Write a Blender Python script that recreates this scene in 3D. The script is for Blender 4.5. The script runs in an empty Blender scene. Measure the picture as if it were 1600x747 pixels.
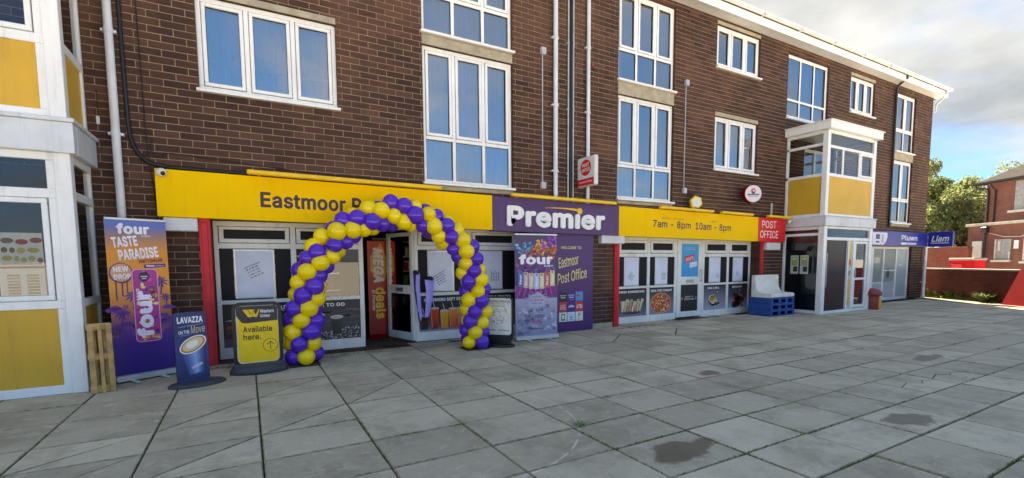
import bpy, bmesh, math, random
from mathutils import Vector, Matrix
R = random.Random(7)
SC = bpy.context.scene
COL = SC.collection

# ------------------------------------------------------------------ camera
CAM = Vector((0.0, -7.85, 1.45))
YAW, PITCH, ROLL = math.radians(29.413), math.radians(4.757), math.radians(-0.342)
FPX = 737.8
fwd = Vector((math.sin(YAW)*math.cos(PITCH), math.cos(YAW)*math.cos(PITCH), -math.sin(PITCH)))
rgt = Vector((math.cos(YAW), -math.sin(YAW), 0.0))
upv = rgt.cross(fwd)
r2 = rgt*math.cos(ROLL) + upv*math.sin(ROLL)
u2 = -rgt*math.sin(ROLL) + upv*math.cos(ROLL)
cd = bpy.data.cameras.new('camera'); cam = bpy.data.objects.new('camera', cd); COL.objects.link(cam)
m = Matrix(((r2.x, u2.x, -fwd.x), (r2.y, u2.y, -fwd.y), (r2.z, u2.z, -fwd.z))).to_4x4()
m.translation = CAM
cam.matrix_world = m
cd.sensor_width = 36.0; cd.lens = FPX/1600*36
cd.shift_x = -2.8/1600; cd.shift_y = 95.4/1600
cd.clip_start = 0.05; cd.clip_end = 5000
SC.camera = cam

def proj(p):
    d = Vector(p) - CAM
    z = d.dot(fwd)
    if z <= .05: return None
    return (802.8 + FPX*d.dot(r2)/z, 468.9 - FPX*d.dot(u2)/z)

# ------------------------------------------------------------------ world and sun
SUN_EL, SUN_AZ = math.radians(36), math.atan2(.66, .75)
w = bpy.data.worlds.new('World'); SC.world = w; w.use_nodes = True
nt = w.node_tree; nt.nodes.clear()
def N(t, **k):
    n = nt.nodes.new(t)
    for a, b in k.items(): setattr(n, a, b)
    return n
out = N('ShaderNodeOutputWorld'); bg = N('ShaderNodeBackground'); bg.inputs[1].default_value = .07
sky = N('ShaderNodeTexSky', sky_type='NISHITA', sun_disc=False, sun_elevation=SUN_EL, sun_rotation=SUN_AZ)
sky.air_density = 1.0; sky.dust_density = .15; sky.ozone_density = 3.0
tc = N('ShaderNodeTexCoord'); sep = N('ShaderNodeSeparateXYZ')
nt.links.new(tc.outputs['Generated'], sep.inputs[0])
def mth(op, a, b=None, c=None):
    n = N('ShaderNodeMath', operation=op)
    for i, v in enumerate((a, b, c)):
        if v is None: continue
        if isinstance(v, (int, float)): n.inputs[i].default_value = v
        else: nt.links.new(v, n.inputs[i])
    return n.outputs[0]
zz = mth('MAXIMUM', mth('ADD', sep.outputs[2], .16), .07)
cx_ = mth('DIVIDE', sep.outputs[0], zz); cy_ = mth('DIVIDE', sep.outputs[1], zz)
comb = N('ShaderNodeCombineXYZ'); nt.links.new(cx_, comb.inputs[0]); nt.links.new(cy_, comb.inputs[1]); comb.inputs[2].default_value = 26.5
n1 = N('ShaderNodeTexNoise'); n1.inputs['Scale'].default_value = .55; n1.inputs['Detail'].default_value = 9; n1.inputs['Roughness'].default_value = .56; n1.inputs['Distortion'].default_value = .35
nt.links.new(comb.outputs[0], n1.inputs['Vector'])
n2 = N('ShaderNodeTexNoise'); n2.inputs['Scale'].default_value = 1.1; n2.inputs['Detail'].default_value = 7; n2.inputs['Roughness'].default_value = .6
comb2 = N('ShaderNodeVectorMath', operation='ADD'); comb2.inputs[1].default_value = (5.2, 1.7, 8.8)
nt.links.new(comb.outputs[0], comb2.inputs[0]); nt.links.new(comb2.outputs[0], n2.inputs['Vector'])
rm = N('ShaderNodeMapRange', interpolation_type='SMOOTHSTEP'); rm.inputs[1].default_value = .41; rm.inputs[2].default_value = .60
nt.links.new(n1.outputs[0], rm.inputs[0])
rc = N('ShaderNodeValToRGB'); rc.color_ramp.elements[0].position = .36; rc.color_ramp.elements[0].color = (1.3, 1.46, 1.6, 1)
rc.color_ramp.elements[1].position = .64; rc.color_ramp.elements[1].color = (2.5, 2.66, 2.78, 1)
nt.links.new(n2.outputs[0], rc.inputs[0])
mix = N('ShaderNodeMix', data_type='RGBA'); nt.links.new(mth('MULTIPLY', rm.outputs[0], .93), mix.inputs[0])
tint = N('ShaderNodeMix', data_type='RGBA', blend_type='MULTIPLY'); tint.inputs[0].default_value = 1; tint.inputs[7].default_value = (.42, .60, .92, 1)
nt.links.new(sky.outputs[0], tint.inputs[6])
even = N('ShaderNodeMix', data_type='RGBA'); even.inputs[0].default_value = .62; even.inputs[7].default_value = (.42, 1.30, 2.75, 1)
nt.links.new(tint.outputs[2], even.inputs[6]); nt.links.new(even.outputs[2], mix.inputs[6]); nt.links.new(rc.outputs[0], mix.inputs[7])
nt.links.new(mix.outputs[2], bg.inputs[0]); nt.links.new(bg.outputs[0], out.inputs[0])

sl = bpy.data.lights.new('sun', 'SUN'); sl.energy = 5.0; sl.angle = math.radians(.6); sl.color = (1, .93, .82)
so = bpy.data.objects.new('sun', sl); COL.objects.link(so)
sdir = Vector((math.sin(SUN_AZ)*math.cos(SUN_EL), math.cos(SUN_AZ)*math.cos(SUN_EL), math.sin(SUN_EL)))
so.rotation_euler = sdir.to_track_quat('Z', 'Y').to_euler(); so.location = (20, 20, 30)
SC.view_settings.view_transform = 'Standard'; SC.view_settings.look = 'None'
SC.view_settings.exposure = 2.48; SC.view_settings.gamma = 1
SC.view_settings.use_white_balance = True; SC.view_settings.white_balance_temperature = 7900; SC.view_settings.white_balance_tint = 11
SC.cycles.max_bounces = 8; SC.cycles.transparent_max_bounces = 12; SC.cycles.use_denoising = True
SC.cycles.caustics_reflective = False; SC.cycles.caustics_refractive = False
SC.cycles.sample_clamp_indirect = 6

# ------------------------------------------------------------------ materials
def lin(v): return v/12.92 if v <= .04045 else ((v+.055)/1.055)**2.4
def hx(s, k=1.0):
    s = s.lstrip('#')
    return tuple(lin(int(s[i:i+2], 16)/255)*k for i in (0, 2, 4))
MATS = {}
class NT:
    def __init__(s, mat): s.t = mat.node_tree; s.t.nodes.clear()
    def n(s, t, **k):
        x = s.t.nodes.new(t)
        for a, b in k.items(): setattr(x, a, b)
        return x
    def l(s, a, b): s.t.links.new(a, b)
    def math(s, op, a, b=None, c=None):
        x = s.n('ShaderNodeMath', operation=op)
        for i, v in enumerate((a, b, c)):
            if v is None: continue
            if isinstance(v, (int, float)): x.inputs[i].default_value = v
            else: s.l(v, x.inputs[i])
        return x.outputs[0]
    def mix(s, f, a, b, mode='MIX'):
        x = s.n('ShaderNodeMix', data_type='RGBA', blend_type=mode)
        for i, v in ((0, f), (6, a), (7, b)):
            if isinstance(v, (int, float)): x.inputs[i].default_value = v
            elif isinstance(v, tuple): x.inputs[i].default_value = v + (1,)
            else: s.l(v, x.inputs[i])
        return x.outputs[2]
    def noise(s, scale, detail=4, rough=.55, vec=None, dist=0):
        x = s.n('ShaderNodeTexNoise'); x.inputs['Scale'].default_value = scale
        x.inputs['Detail'].default_value = detail; x.inputs['Roughness'].default_value = rough; x.inputs['Distortion'].default_value = dist
        s.l(vec if vec is not None else s.pos(), x.inputs['Vector']); return x.outputs[0]
    def pos(s):
        if not hasattr(s, '_p'): s._p = s.n('ShaderNodeNewGeometry').outputs['Position']
        return s._p
    def rng(s, v, a, b, c=0, d=1, sm=True):
        x = s.n('ShaderNodeMapRange', interpolation_type='SMOOTHSTEP' if sm else 'LINEAR')
        for i, q in enumerate((a, b, c, d)): x.inputs[i+1].default_value = q
        s.l(v, x.inputs[0]); return x.outputs[0]
    def bump(s, h, strength=.3, dist=.01):
        x = s.n('ShaderNodeBump'); x.inputs['Strength'].default_value = strength; x.inputs['Distance'].default_value = dist
        s.l(h, x.inputs['Height']); return x.outputs[0]
    def out(s, col, rough=.6, bump=None, metal=0, spec=.5, coat=0):
        p = s.n('ShaderNodeBsdfPrincipled'); o = s.n('ShaderNodeOutputMaterial')
        for k, v in (('Base Color', col), ('Roughness', rough)):
            if isinstance(v, tuple): p.inputs[k].default_value = v + (1,)
            elif isinstance(v, (int, float)): p.inputs[k].default_value = v
            else: s.l(v, p.inputs[k])
        p.inputs['Metallic'].default_value = metal; p.inputs['Specular IOR Level'].default_value = spec
        p.inputs['Coat Weight'].default_value = coat
        if bump is not None: s.l(bump, p.inputs['Normal'])
        s.l(p.outputs[0], o.inputs[0]); return p
def newmat(name):
    x = bpy.data.materials.new(name); x.use_nodes = True; MATS[name] = x; return x, NT(x)
def M(name, col=None, rough=.55, var=.12, scale=6, bump=0, bscale=60, metal=0, spec=.5, coat=0, streak=0, grime='#6b6454'):
    if name in MATS: return MATS[name]
    if isinstance(col, str): col = hx(col)
    x, t = newmat(name)
    f = t.noise(scale, 5, .6)
    c = t.mix(t.rng(f, .3, .7), tuple(v*(1-var) for v in col), tuple(min(1, v*(1+var)) for v in col))
    if streak:
        mp = t.n('ShaderNodeMapping'); mp.inputs['Scale'].default_value = (9, 9, .8); t.l(t.pos(), mp.inputs['Vector'])
        st = t.math('MULTIPLY', t.rng(t.noise(1.6, 6, .7, mp.outputs[0]), .50, .78), streak)
        c = t.mix(st, c, hx(grime)); c = t.mix(t.math('MULTIPLY', t.rng(t.noise(1.1, 6, .7), .52, .72), streak*.6), c, hx(grime))
    b = t.bump(t.noise(bscale, 3), bump, .004) if bump else None
    t.out(c, rough, b, metal, spec, coat)
    return x

M('upvc', '#f0f1f1', .32, .05, 2.2, streak=.30)
M('upvc_shop', '#eaebe6', .35, .06, 2.5, streak=.34)
M('grey_flashing', '#d3d8de', .4, .06, 3, streak=.4)
M('mustard', '#d9ab3e', .4, .06, 1.5, spec=.3, streak=.22)
M('yellow_sign', '#ffc800', .5, .03, 1.5, spec=.15, streak=.14, grime='#9a7a1a')
M('yellow_bar', '#f2c21a', .4, .08, 8)
M('purple_sign', '#4b2566', .35, .05, 2, streak=.15, grime='#7d6f86')
M('purple_board', '#48226a', .38, .06, 2)
M('red_sign', '#e01b22', .35, .04, 2)
M('red_post', '#d2353d', .5, .12, 5, .15, spec=.2, streak=.35, grime='#8a5a54')
M('blue_sign', '#1a278f', .35, .06, 2)
M('concrete', '#a59c88', .85, .18, 5, .3)
M('black_plastic', '#16171a', .45, .2, 8)
M('dark_base', '#3a3d43', .55, .15, 20, .2, 200)
M('cable', '#17171a', .5, .2, 10)
M('pipe_white', '#d5dbe2', .35, .08, 4)
M('pipe_thin', '#aeb3b8', .4, .12, 6)
M('steel', '#b4b8bc', .35, .1, 8, metal=.8)
M('alu', '#cfd2d6', .35, .05, 8, metal=.5)
M('vinyl_black', '#1d1d22', .5, .15, 3, spec=.2)
M('box_white', '#d6d8da', .5, .07, 5)
M('frost', '#aab6cc', .5, .05, 2)
M('interior', '#8d8880', .9, .1, 2)
M('interior_dark', '#3b3632', .9, .1, 2)
M('mat_brown', '#4a3327', .95, .2, 12, .4, 200)
M('wood_pallet', '#c09a62', .8, .28, 9, .4, 90)
M('blue_plastic', '#1b4f9a', .4, .15, 6)
M('tub_white', '#e6e5dc', .4, .1, 5)
M('red_bollard', '#8f3a34', .5, .2, 9)
M('red_paint', '#a00a10', .7, .1, 3, spec=.08)
M('red_bin', '#b81a22', .6, .12, 4, spec=.1)
M('bin_lid', '#9a8f8c', .8, .1, 5, spec=.1)
M('tile_roof', '#3a3632', .95, .25, 3, .5, 30, spec=.05)
M('black_pipe', '#191a1c', .5, .2, 5)
M('stone_sill', '#c3bdb2', .8, .12, 6)
M('coping', '#a8a498', .9, .15, 4, spec=.1)
M('board_grey', '#8f9294', .8, .2, 6)
M('door_cream', '#d8d6c4', .6, .08, 4)
M('bark', '#4a3d30', .9, .3, 8, .6, 40)
M('weed_green', '#6f8a2c', .7, .3, 10)
M('moss_green', '#4c6a22', .8, .3, 30)
M('ribbon_lilac', '#a79cf5', .3, .1, 8)
M('lamp_glass', '#e6c76a', .25, .1, 8)
M('roof_felt', '#4d4f52', .95, .15, 4, spec=.1)
M('tarmac', '#57585a', .9, .15, 3, .4, 150)
M('path_concrete', '#cdc7b9', .9, .15, 3, .3, 60)

M('path_strip', '#8d8675', .95, .2, 3, .3, 60, spec=.1)
def brick_mat():
    x, t = newmat('brick')
    p = t.n('ShaderNodeSeparateXYZ'); t.l(t.pos(), p.inputs[0])
    row = t.math('FLOOR', t.math('DIVIDE', p.outputs[2], BH))
    off = t.math('MULTIPLY', t.math('MODULO', row, 2.0), .5)
    colm = t.math('FLOOR', t.math('SUBTRACT', t.math('DIVIDE', t.math('ADD', p.outputs[0], 40*BL), BL), off))
    cb = t.n('ShaderNodeCombineXYZ'); t.l(colm, cb.inputs[0]); t.l(row, cb.inputs[1])
    wn = t.n('ShaderNodeTexWhiteNoise', noise_dimensions='2D'); t.l(cb.outputs[0], wn.inputs['Vector'])
    r = t.n('ShaderNodeValToRGB'); e = r.color_ramp.elements
    e[0].position = 0; e[0].color = hx('#3f2b27') + (1,); e[1].position = 1; e[1].color = hx('#5f4238') + (1,)
    for ps, cc in ((.22, '#46302b'), (.55, '#4d352e'), (.82, '#543a32')):
        k = e.new(ps); k.color = hx(cc) + (1,)
    t.l(wn.outputs[0], r.inputs[0])
    big = t.rng(t.noise(.7, 4, .6), .3, .7, .84, 1.14)
    g = t.n('ShaderNodeCombineColor')
    for i in range(3): t.l(big, g.inputs[i])
    fine = t.rng(t.noise(120, 3, .7), .3, .75, .8, 1.15)
    g2 = t.n('ShaderNodeCombineColor')
    for i in range(3): t.l(fine, g2.inputs[i])
    c = t.mix(1.0, t.mix(1.0, r.outputs[0], g.outputs[0], 'MULTIPLY'), g2.outputs[0], 'MULTIPLY')
    # pale lime bloom
    bl = t.math('MULTIPLY', t.rng(t.noise(2.3, 6, .65), .6, .78), .18)
    c = t.mix(bl, c, hx('#a5988a'))
    mp = t.n('ShaderNodeMapping'); mp.inputs['Scale'].default_value = (3.2, 3.2, .28); t.l(t.pos(), mp.inputs['Vector'])
    c = t.mix(t.math('MULTIPLY', t.rng(t.noise(1.5, 6, .7, mp.outputs[0]), .5, .72), .38), c, hx('#3a2c28'))
    c = t.mix(t.math('MULTIPLY', t.rng(t.noise(.45, 5, .6), .48, .66), .28), c, hx('#86604c'))
    t.out(c, .82, t.bump(t.noise(70, 4, .7), .45, .006), spec=.3)
BL, BH = .2805, .0940
brick_mat()
M('mortar', '#9a846d', .95, .2, 3, .4, 150, spec=.2)

def far_brick(name, c1, c2, mortar, sc=4.6):
    x, t = newmat(name)
    b = t.n('ShaderNodeTexBrick'); b.inputs['Scale'].default_value = 1
    b.inputs['Brick Width'].default_value = .24; b.inputs['Row Height'].default_value = .08; b.inputs['Mortar Size'].default_value = .007
    dt = t.n('ShaderNodeVectorMath', operation='DOT_PRODUCT'); t.l(t.pos(), dt.inputs[0]); dt.inputs[1].default_value = (-1.372, -.344, 0)
    sz = t.n('ShaderNodeSeparateXYZ'); t.l(t.pos(), sz.inputs[0]); cv = t.n('ShaderNodeCombineXYZ')
    t.l(dt.outputs['Value'], cv.inputs[0]); t.l(sz.outputs[2], cv.inputs[1]); t.l(cv.outputs[0], b.inputs['Vector'])
    b.inputs['Color1'].default_value = hx(c1)+(1,); b.inputs['Color2'].default_value = hx(c2)+(1,); b.inputs['Mortar'].default_value = hx(mortar)+(1,)
    d = t.rng(t.noise(1.1, 5, .65), .3, .7)
    c = t.mix(t.math('MULTIPLY', d, .45), b.outputs[0], hx(c1, .55))
    t.out(c, .9, t.bump(b.outputs[1], -.4, .01), spec=.2)
far_brick('brick_yard', '#6a352a', '#7b4032', '#6b5044')
far_brick('brick_house', '#724840', '#80554b', '#7c655c')

ARC = (1.397, -3.954, 1.258)
def slab_mat():
    x, t = newmat('paving')
    p = t.n('ShaderNodeSeparateXYZ'); t.l(t.pos(), p.inputs[0])
    oi = t.n('ShaderNodeAttribute', attribute_type='GEOMETRY', attribute_name='rnd')
    base = t.mix(t.rng(oi.outputs['Fac'], 0, 1, sm=False), hx('#b0a38c'), hx('#d2c5ab'))
    base = t.mix(t.math('MULTIPLY', t.rng(t.noise(1.3, 7, .72), .43, .64), .6), base, hx('#90836f'))
    base = t.mix(t.math('MULTIPLY', t.rng(t.noise(5.5, 7, .75, dist=.8), .50, .70), .5), base, hx('#ddd1b8'))
    base = t.mix(t.math('MULTIPLY', t.rng(t.noise(90, 3, .8), .45, .8), .6), base, hx('#796f5c'))
    base = t.mix(t.math('MULTIPLY', t.rng(t.noise(150, 2, .8), .60, .76), .6), base, hx('#e6dcc6'))
    # chewing-gum spots
    vo = t.n('ShaderNodeTexVoronoi'); vo.inputs['Scale'].default_value = 2.6; t.l(t.pos(), vo.inputs['Vector'])
    sp = t.rng(vo.outputs['Distance'], .03, .045, 1, 0)
    sel = t.n('ShaderNodeSeparateColor'); t.l(vo.outputs['Color'], sel.inputs[0])
    base = t.mix(t.math('MULTIPLY', t.math('MULTIPLY', sp, t.rng(sel.outputs[0], .55, .6)), .7), base, hx('#e2d9c6'))
    vo2 = t.n('ShaderNodeTexVoronoi'); vo2.inputs['Scale'].default_value = 3.7; t.l(t.pos(), vo2.inputs['Vector'])
    sel2 = t.n('ShaderNodeSeparateColor'); t.l(vo2.outputs['Color'], sel2.inputs[0])
    base = t.mix(t.math('MULTIPLY', t.math('MULTIPLY', t.rng(vo2.outputs['Distance'], .025, .04, 1, 0), t.rng(sel2.outputs[1], .7, .72)), .6), base, hx('#4a463d'))
    # pale scrapes along the slabs, gathered in patches
    for rot, sc, thr in ((.12, (1.2, 9, 1), .56), (.5, (1.1, 8, 1), .60)):
        mp = t.n('ShaderNodeMapping'); mp.inputs['Rotation'].default_value = (0, 0, rot); mp.inputs['Scale'].default_value = sc; t.l(t.pos(), mp.inputs['Vector'])
        patch = t.rng(t.noise(.9, 3, .5), .46, .60)
        k_ = t.math('MULTIPLY', t.math('MULTIPLY', t.rng(t.noise(2.6, 8, .8, mp.outputs[0]), thr, thr+.10), patch), .75)
        base = t.mix(k_, base, hx('#eae2d0'))
    # a chalked arc
    dx = t.math('SUBTRACT', p.outputs[0], ARC[0]); dy = t.math('SUBTRACT', p.outputs[1], ARC[1])
    d = t.math('SQRT', t.math('ADD', t.math('MULTIPLY', dx, dx), t.math('MULTIPLY', dy, dy)))
    ln = t.rng(t.math('ABSOLUTE', t.math('SUBTRACT', d, ARC[2])), .006, .012, 1, 0)
    ln = t.math('MULTIPLY', ln, t.math('MULTIPLY', t.rng(dx, -.1, .1), t.rng(t.noise(7, 3), .42, .55)))
    base = t.mix(t.math('MULTIPLY', ln, .7), base, hx('#dcd8cc'))
    wet = None
    for (cx, cy, rx, ry, a) in ((2.82, -5.43, .34, .17, -.1), (5.16, -5.99, .26, .17, .1), (5.1, -3.89, .2, .12, .0), (1.9, -6.6, .3, .1, .1), (8.6, -4.9, .4, .12, 0.)):
        dx = t.math('SUBTRACT', p.outputs[0], cx); dy = t.math('SUBTRACT', p.outputs[1], cy)
        ex = t.math('DIVIDE', t.math('ADD', dx, t.math('MULTIPLY', dy, a*4)), rx); ey = t.math('DIVIDE', dy, ry)
        d = t.math('SQRT', t.math('ADD', t.math('MULTIPLY', ex, ex), t.math('MULTIPLY', ey, ey)))
        d = t.math('ADD', d, t.math('MULTIPLY', t.math('SUBTRACT', t.noise(4.5, 5, .6), .5), 1.7))
        v = t.rng(d, .78, 1.05, 1, 0)
        wet = v if wet is None else t.math('MAXIMUM', wet, v)
    base = t.mix(t.math('MULTIPLY', wet, .78), base, hx('#574b37'))
    rough = t.math('SUBTRACT', .86, t.math('MULTIPLY', wet, .38))
    h = t.math('ADD', t.noise(110, 3, .75), t.math('MULTIPLY', t.noise(9, 4, .6), 1.6))
    t.out(base, rough, t.bump(h, .35, .006), spec=.35)
slab_mat()
def edge_mat():
    x, t = newmat('paving_edge')
    c = t.mix(t.rng(t.noise(1.3, 5, .7), .46, .60), hx('#877c67'), hx('#6a713e'))
    c = t.mix(t.rng(t.noise(14, 4, .7), .38, .58), c, hx('#a89c84'))
    t.out(c, .92, t.bump(t.noise(120, 3), .5, .006), spec=.2)
edge_mat()
def bed_mat():
    x, t = newmat('paving_bed')
    f = t.noise(1.3, 5, .7)
    c = t.mix(t.rng(f, .48, .62), hx('#24231f'), hx('#465426'))
    t.out(c, .95, t.bump(t.noise(120, 3), .6, .01), spec=.2)
bed_mat()

def glass(name, tint=(1, 1, 1), ior=1.9, rough=0.0, refl=(1, 1, 1)):
    x, t = newmat(name)
    fr = t.n('ShaderNodeFresnel'); fr.inputs[0].default_value = ior
    tr = t.n('ShaderNodeBsdfTransparent'); tr.inputs[0].default_value = tint + (1,)
    gl = t.n('ShaderNodeBsdfGlossy'); gl.inputs['Roughness'].default_value = rough; gl.inputs[0].default_value = refl + (1,)
    b = t.bump(t.noise(1.6, 2, .4), .03, .02); t.l(b, gl.inputs['Normal'])
    ms = t.n('ShaderNodeMixShader'); t.l(fr.outputs[0], ms.inputs[0]); t.l(tr.outputs[0], ms.inputs[1]); t.l(gl.outputs[0], ms.inputs[2])
    o = t.n('ShaderNodeOutputMaterial'); t.l(ms.outputs[0], o.inputs[0])
glass('glass', (.97, 1.0, 1.0), 4.8)
glass('glass_shop', (.8, .85, .86), 1.75)

def cloth_mat(name, col, tr=.35):
    x, t = newmat(name)
    d = t.n('ShaderNodeBsdfDiffuse'); d.inputs[0].default_value = hx(col) + (1,)
    q = t.n('ShaderNodeBsdfTranslucent'); q.inputs[0].default_value = hx(col) + (1,)
    ms = t.n('ShaderNodeMixShader'); ms.inputs[0].default_value = tr; t.l(d.outputs[0], ms.inputs[1]); t.l(q.outputs[0], ms.inputs[2])
    o = t.n('ShaderNodeOutputMaterial'); t.l(ms.outputs[0], o.inputs[0])
cloth_mat('curtain', '#f4f5f5', .15)
cloth_mat('blind', '#d9dee2', .2)
def print_mat(name, rough, spec=.5):
    x, t = newmat(name)
    a = t.n('ShaderNodeVertexColor', layer_name='Col')
    f = t.rng(t.noise(5, 4), .3, .7, .94, 1.05)
    g = t.n('ShaderNodeCombineColor')
    for i in range(3): t.l(f, g.inputs[i])
    t.out(t.mix(1.0, a.outputs[0], g.outputs[0], 'MULTIPLY'), rough, spec=spec)
print_mat('print', .42)
print_mat('print_cards', .6, .3)
def balloon_mat(name, col):
    x, t = newmat(name)
    oi = t.n('ShaderNodeObjectInfo')
    c = t.mix(t.math('MULTIPLY', oi.outputs['Random'], .5), hx(col), hx(col, .78))
    p = t.out(c, .14, spec=.5)
    p.inputs['Subsurface Weight'].default_value = .0
balloon_mat('balloon_purple', '#5a28c4'); balloon_mat('balloon_yellow', '#fcdd12')
def leaf_mat(name, c1, c2):
    x, t = newmat(name)
    oi = t.n('ShaderNodeAttribute', attribute_type='GEOMETRY', attribute_name='rnd')
    c = t.mix(oi.outputs['Fac'], hx(c1), hx(c2))
    d = t.n('ShaderNodeBsdfDiffuse'); t.l(c, d.inputs[0])
    q = t.n('ShaderNodeBsdfTranslucent'); t.l(c, q.inputs[0])
    ms = t.n('ShaderNodeMixShader'); ms.inputs[0].default_value = .5; t.l(d.outputs[0], ms.inputs[1]); t.l(q.outputs[0], ms.inputs[2])
    o = t.n('ShaderNodeOutputMaterial'); t.l(ms.outputs[0], o.inputs[0])
leaf_mat('leaf', '#788252', '#a0a878'); leaf_mat('leaf_dark', '#6c764a', '#929a6c'); leaf_mat('leaf_bright', '#77863a', '#a9b05e')

# ------------------------------------------------------------------ object helpers
def tag(o, label=None, cat=None, group=None, kind=None):
    if label: o['label'] = label
    if cat: o['category'] = cat
    if group: o['group'] = group
    if kind: o['kind'] = kind
    return o
def empty(name, loc, label=None, cat=None, group=None):
    o = bpy.data.objects.new(name, None); o.location = loc; o.empty_display_size = .2; COL.objects.link(o)
    ORG[o.name] = Vector(loc); return tag(o, label, cat, group)
ORG = {}
def org(o): return ORG[o.name] if o is not None else Vector((0, 0, 0))
def link(name, me, parent=None, loc=None):
    """mesh object whose verts are already local to the root origin; loc = extra world position"""
    o = bpy.data.objects.new(name, me); COL.objects.link(o)
    if parent is not None:
        o.parent = parent; ORG[o.name] = org(parent)
        if loc is not None: o.location = Vector(loc) - org(parent)
    else:
        ORG[o.name] = Vector(loc or (0, 0, 0)); o.location = loc or (0, 0, 0)
    return o
class F:
    """local frame: a along u, b along v, c along n"""
    def __init__(s, o, u=(1, 0, 0), v=(0, 0, 1)):
        s.o = Vector(o); s.u = Vector(u).normalized(); v = Vector(v); v = v - s.u*v.dot(s.u); s.v = v.normalized(); s.n = s.u.cross(s.v)
    def __call__(s, a, b, c=0): return s.o + s.u*a + s.v*b + s.n*c
class MB:
    def __init__(s): s.v = []; s.f = []; s.m = []; s.sm = []; s.mats = []; s.cur = 0; s.uv = None; s.smooth = False
    def mat(s, name):
        if name not in s.mats: s.mats.append(name)
        s.cur = s.mats.index(name); return s
    def face(s, pts):
        i = len(s.v); s.v += [tuple(p) for p in pts]; s.f.append(tuple(range(i, i+len(pts)))); s.m.append(s.cur); s.sm.append(s.smooth)
    def mesh(s, vs, fs, smooth=False):
        i = len(s.v); s.v += [tuple(p) for p in vs]
        for f in fs: s.f.append(tuple(i+k for k in f)); s.m.append(s.cur); s.sm.append(smooth)
    def box(s, x0, x1, y0, y1, z0, z1, fr=None):
        c = [(x, y, z) for x in (x0, x1) for y in (y0, y1) for z in (z0, z1)]
        if fr: c = [fr(*p) for p in c]
        fs = [(0, 1, 3, 2), (4, 6, 7, 5), (0, 4, 5, 1), (2, 3, 7, 6), (0, 2, 6, 4), (1, 5, 7, 3)]
        s.mesh(c, fs)
    def bbox(s, x0, x1, y0, y1, z0, z1, b=.006, fr=None):
        """box with chamfered edges"""
        b = min(b, (x1-x0)*.45, (y1-y0)*.45, (z1-z0)*.45)
        X = (x0, x1); Y = (y0, y1); Z = (z0, z1); vs = []; idx = {}
        for i in (0, 1):
            for j in (0, 1):
                for k in (0, 1):
                    sx = b if i == 0 else -b; sy = b if j == 0 else -b; sz = b if k == 0 else -b
                    for a, p in enumerate(((X[i], Y[j]+sy, Z[k]+sz), (X[i]+sx, Y[j], Z[k]+sz), (X[i]+sx, Y[j]+sy, Z[k]))):
                        idx[(i, j, k, a)] = len(vs); vs.append(p)
        fs = []
        for i in (0, 1):
            q = [idx[(i, 0, 0, 0)], idx[(i, 1, 0, 0)], idx[(i, 1, 1, 0)], idx[(i, 0, 1, 0)]]; fs.append(q if i else q[::-1])
            q = [idx[(0, i, 0, 1)], idx[(1, i, 0, 1)], idx[(1, i, 1, 1)], idx[(0, i, 1, 1)]]; fs.append(q[::-1] if i else q)
            q = [idx[(0, 0, i, 2)], idx[(1, 0, i, 2)], idx[(1, 1, i, 2)], idx[(0, 1, i, 2)]]; fs.append(q if i else q[::-1])
        for i in (0, 1):
            for j in (0, 1):
                fs.append([idx[(i, j, 0, 0)], idx[(i, j, 1, 0)], idx[(i, j, 1, 1)], idx[(i, j, 0, 1)]])
                fs.append([idx[(i, 0, j, 0)], idx[(i, 1, j, 0)], idx[(i, 1, j, 2)], idx[(i, 0, j, 2)]])
                fs.append([idx[(0, i, j, 1)], idx[(1, i, j, 1)], idx[(1, i, j, 2)], idx[(0, i, j, 2)]])
                for k in (0, 1): fs.append([idx[(i, j, k, 0)], idx[(i, j, k, 1)], idx[(i, j, k, 2)]])
        if fr: vs = [fr(*p) for p in vs]
        s.mesh(vs, fs)
    def prism(s, poly, c0, c1, fr):
        """poly in (a,b), extruded c0..c1 along frame n"""
        n = len(poly)
        vs = [fr(a, b, c0) for a, b in poly] + [fr(a, b, c1) for a, b in poly]
        fs = [tuple(range(n-1, -1, -1)), tuple(range(n, 2*n))] + [(i, (i+1) % n, n+(i+1) % n, n+i) for i in range(n)]
        s.mesh(vs, fs)
    def tube(s, pts, rad, n=8, cap=True):
        pts = [Vector(p) for p in pts]; rs = rad if isinstance(rad, (list, tuple)) else [rad]*len(pts)
        rings = []; up = None
        for i, p in enumerate(pts):
            d = (pts[min(i+1, len(pts)-1)] - pts[max(i-1, 0)]).normalized()
            if up is None: up = d.orthogonal().normalized()
            up = (up - d*up.dot(d)).normalized(); b = d.cross(up)
            rings.append([p + (up*math.cos(2*math.pi*k/n) + b*math.sin(2*math.pi*k/n))*rs[i] for k in range(n)])
        vs = [v for r in rings for v in r]; fs = []
        for i in range(len(pts)-1):
            for k in range(n): fs.append((i*n+k, i*n+(k+1) % n, (i+1)*n+(k+1) % n, (i+1)*n+k))
        s.mesh(vs, fs, True)
        if cap:
            s.mesh(rings[0], [tuple(range(n-1, -1, -1))]); s.mesh(rings[-1], [tuple(range(n))])
    def lathe(s, prof, o, axis=(0, 0, 1), n=20, smooth=True):
        ax = Vector(axis).normalized(); u = ax.orthogonal().normalized(); v = ax.cross(u); o = Vector(o)
        vs = []; fs = []
        for r, h in prof:
            for k in range(n): vs.append(o + ax*h + (u*math.cos(2*math.pi*k/n) + v*math.sin(2*math.pi*k/n))*r)
        for i in range(len(prof)-1):
            for k in range(n): fs.append((i*n+k, i*n+(k+1) % n, (i+1)*n+(k+1) % n, (i+1)*n+k))
        fs.append(tuple(range(n-1, -1, -1))); fs.append(tuple((len(prof)-1)*n+k for k in range(n)))
        s.mesh(vs, fs, smooth)
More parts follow.
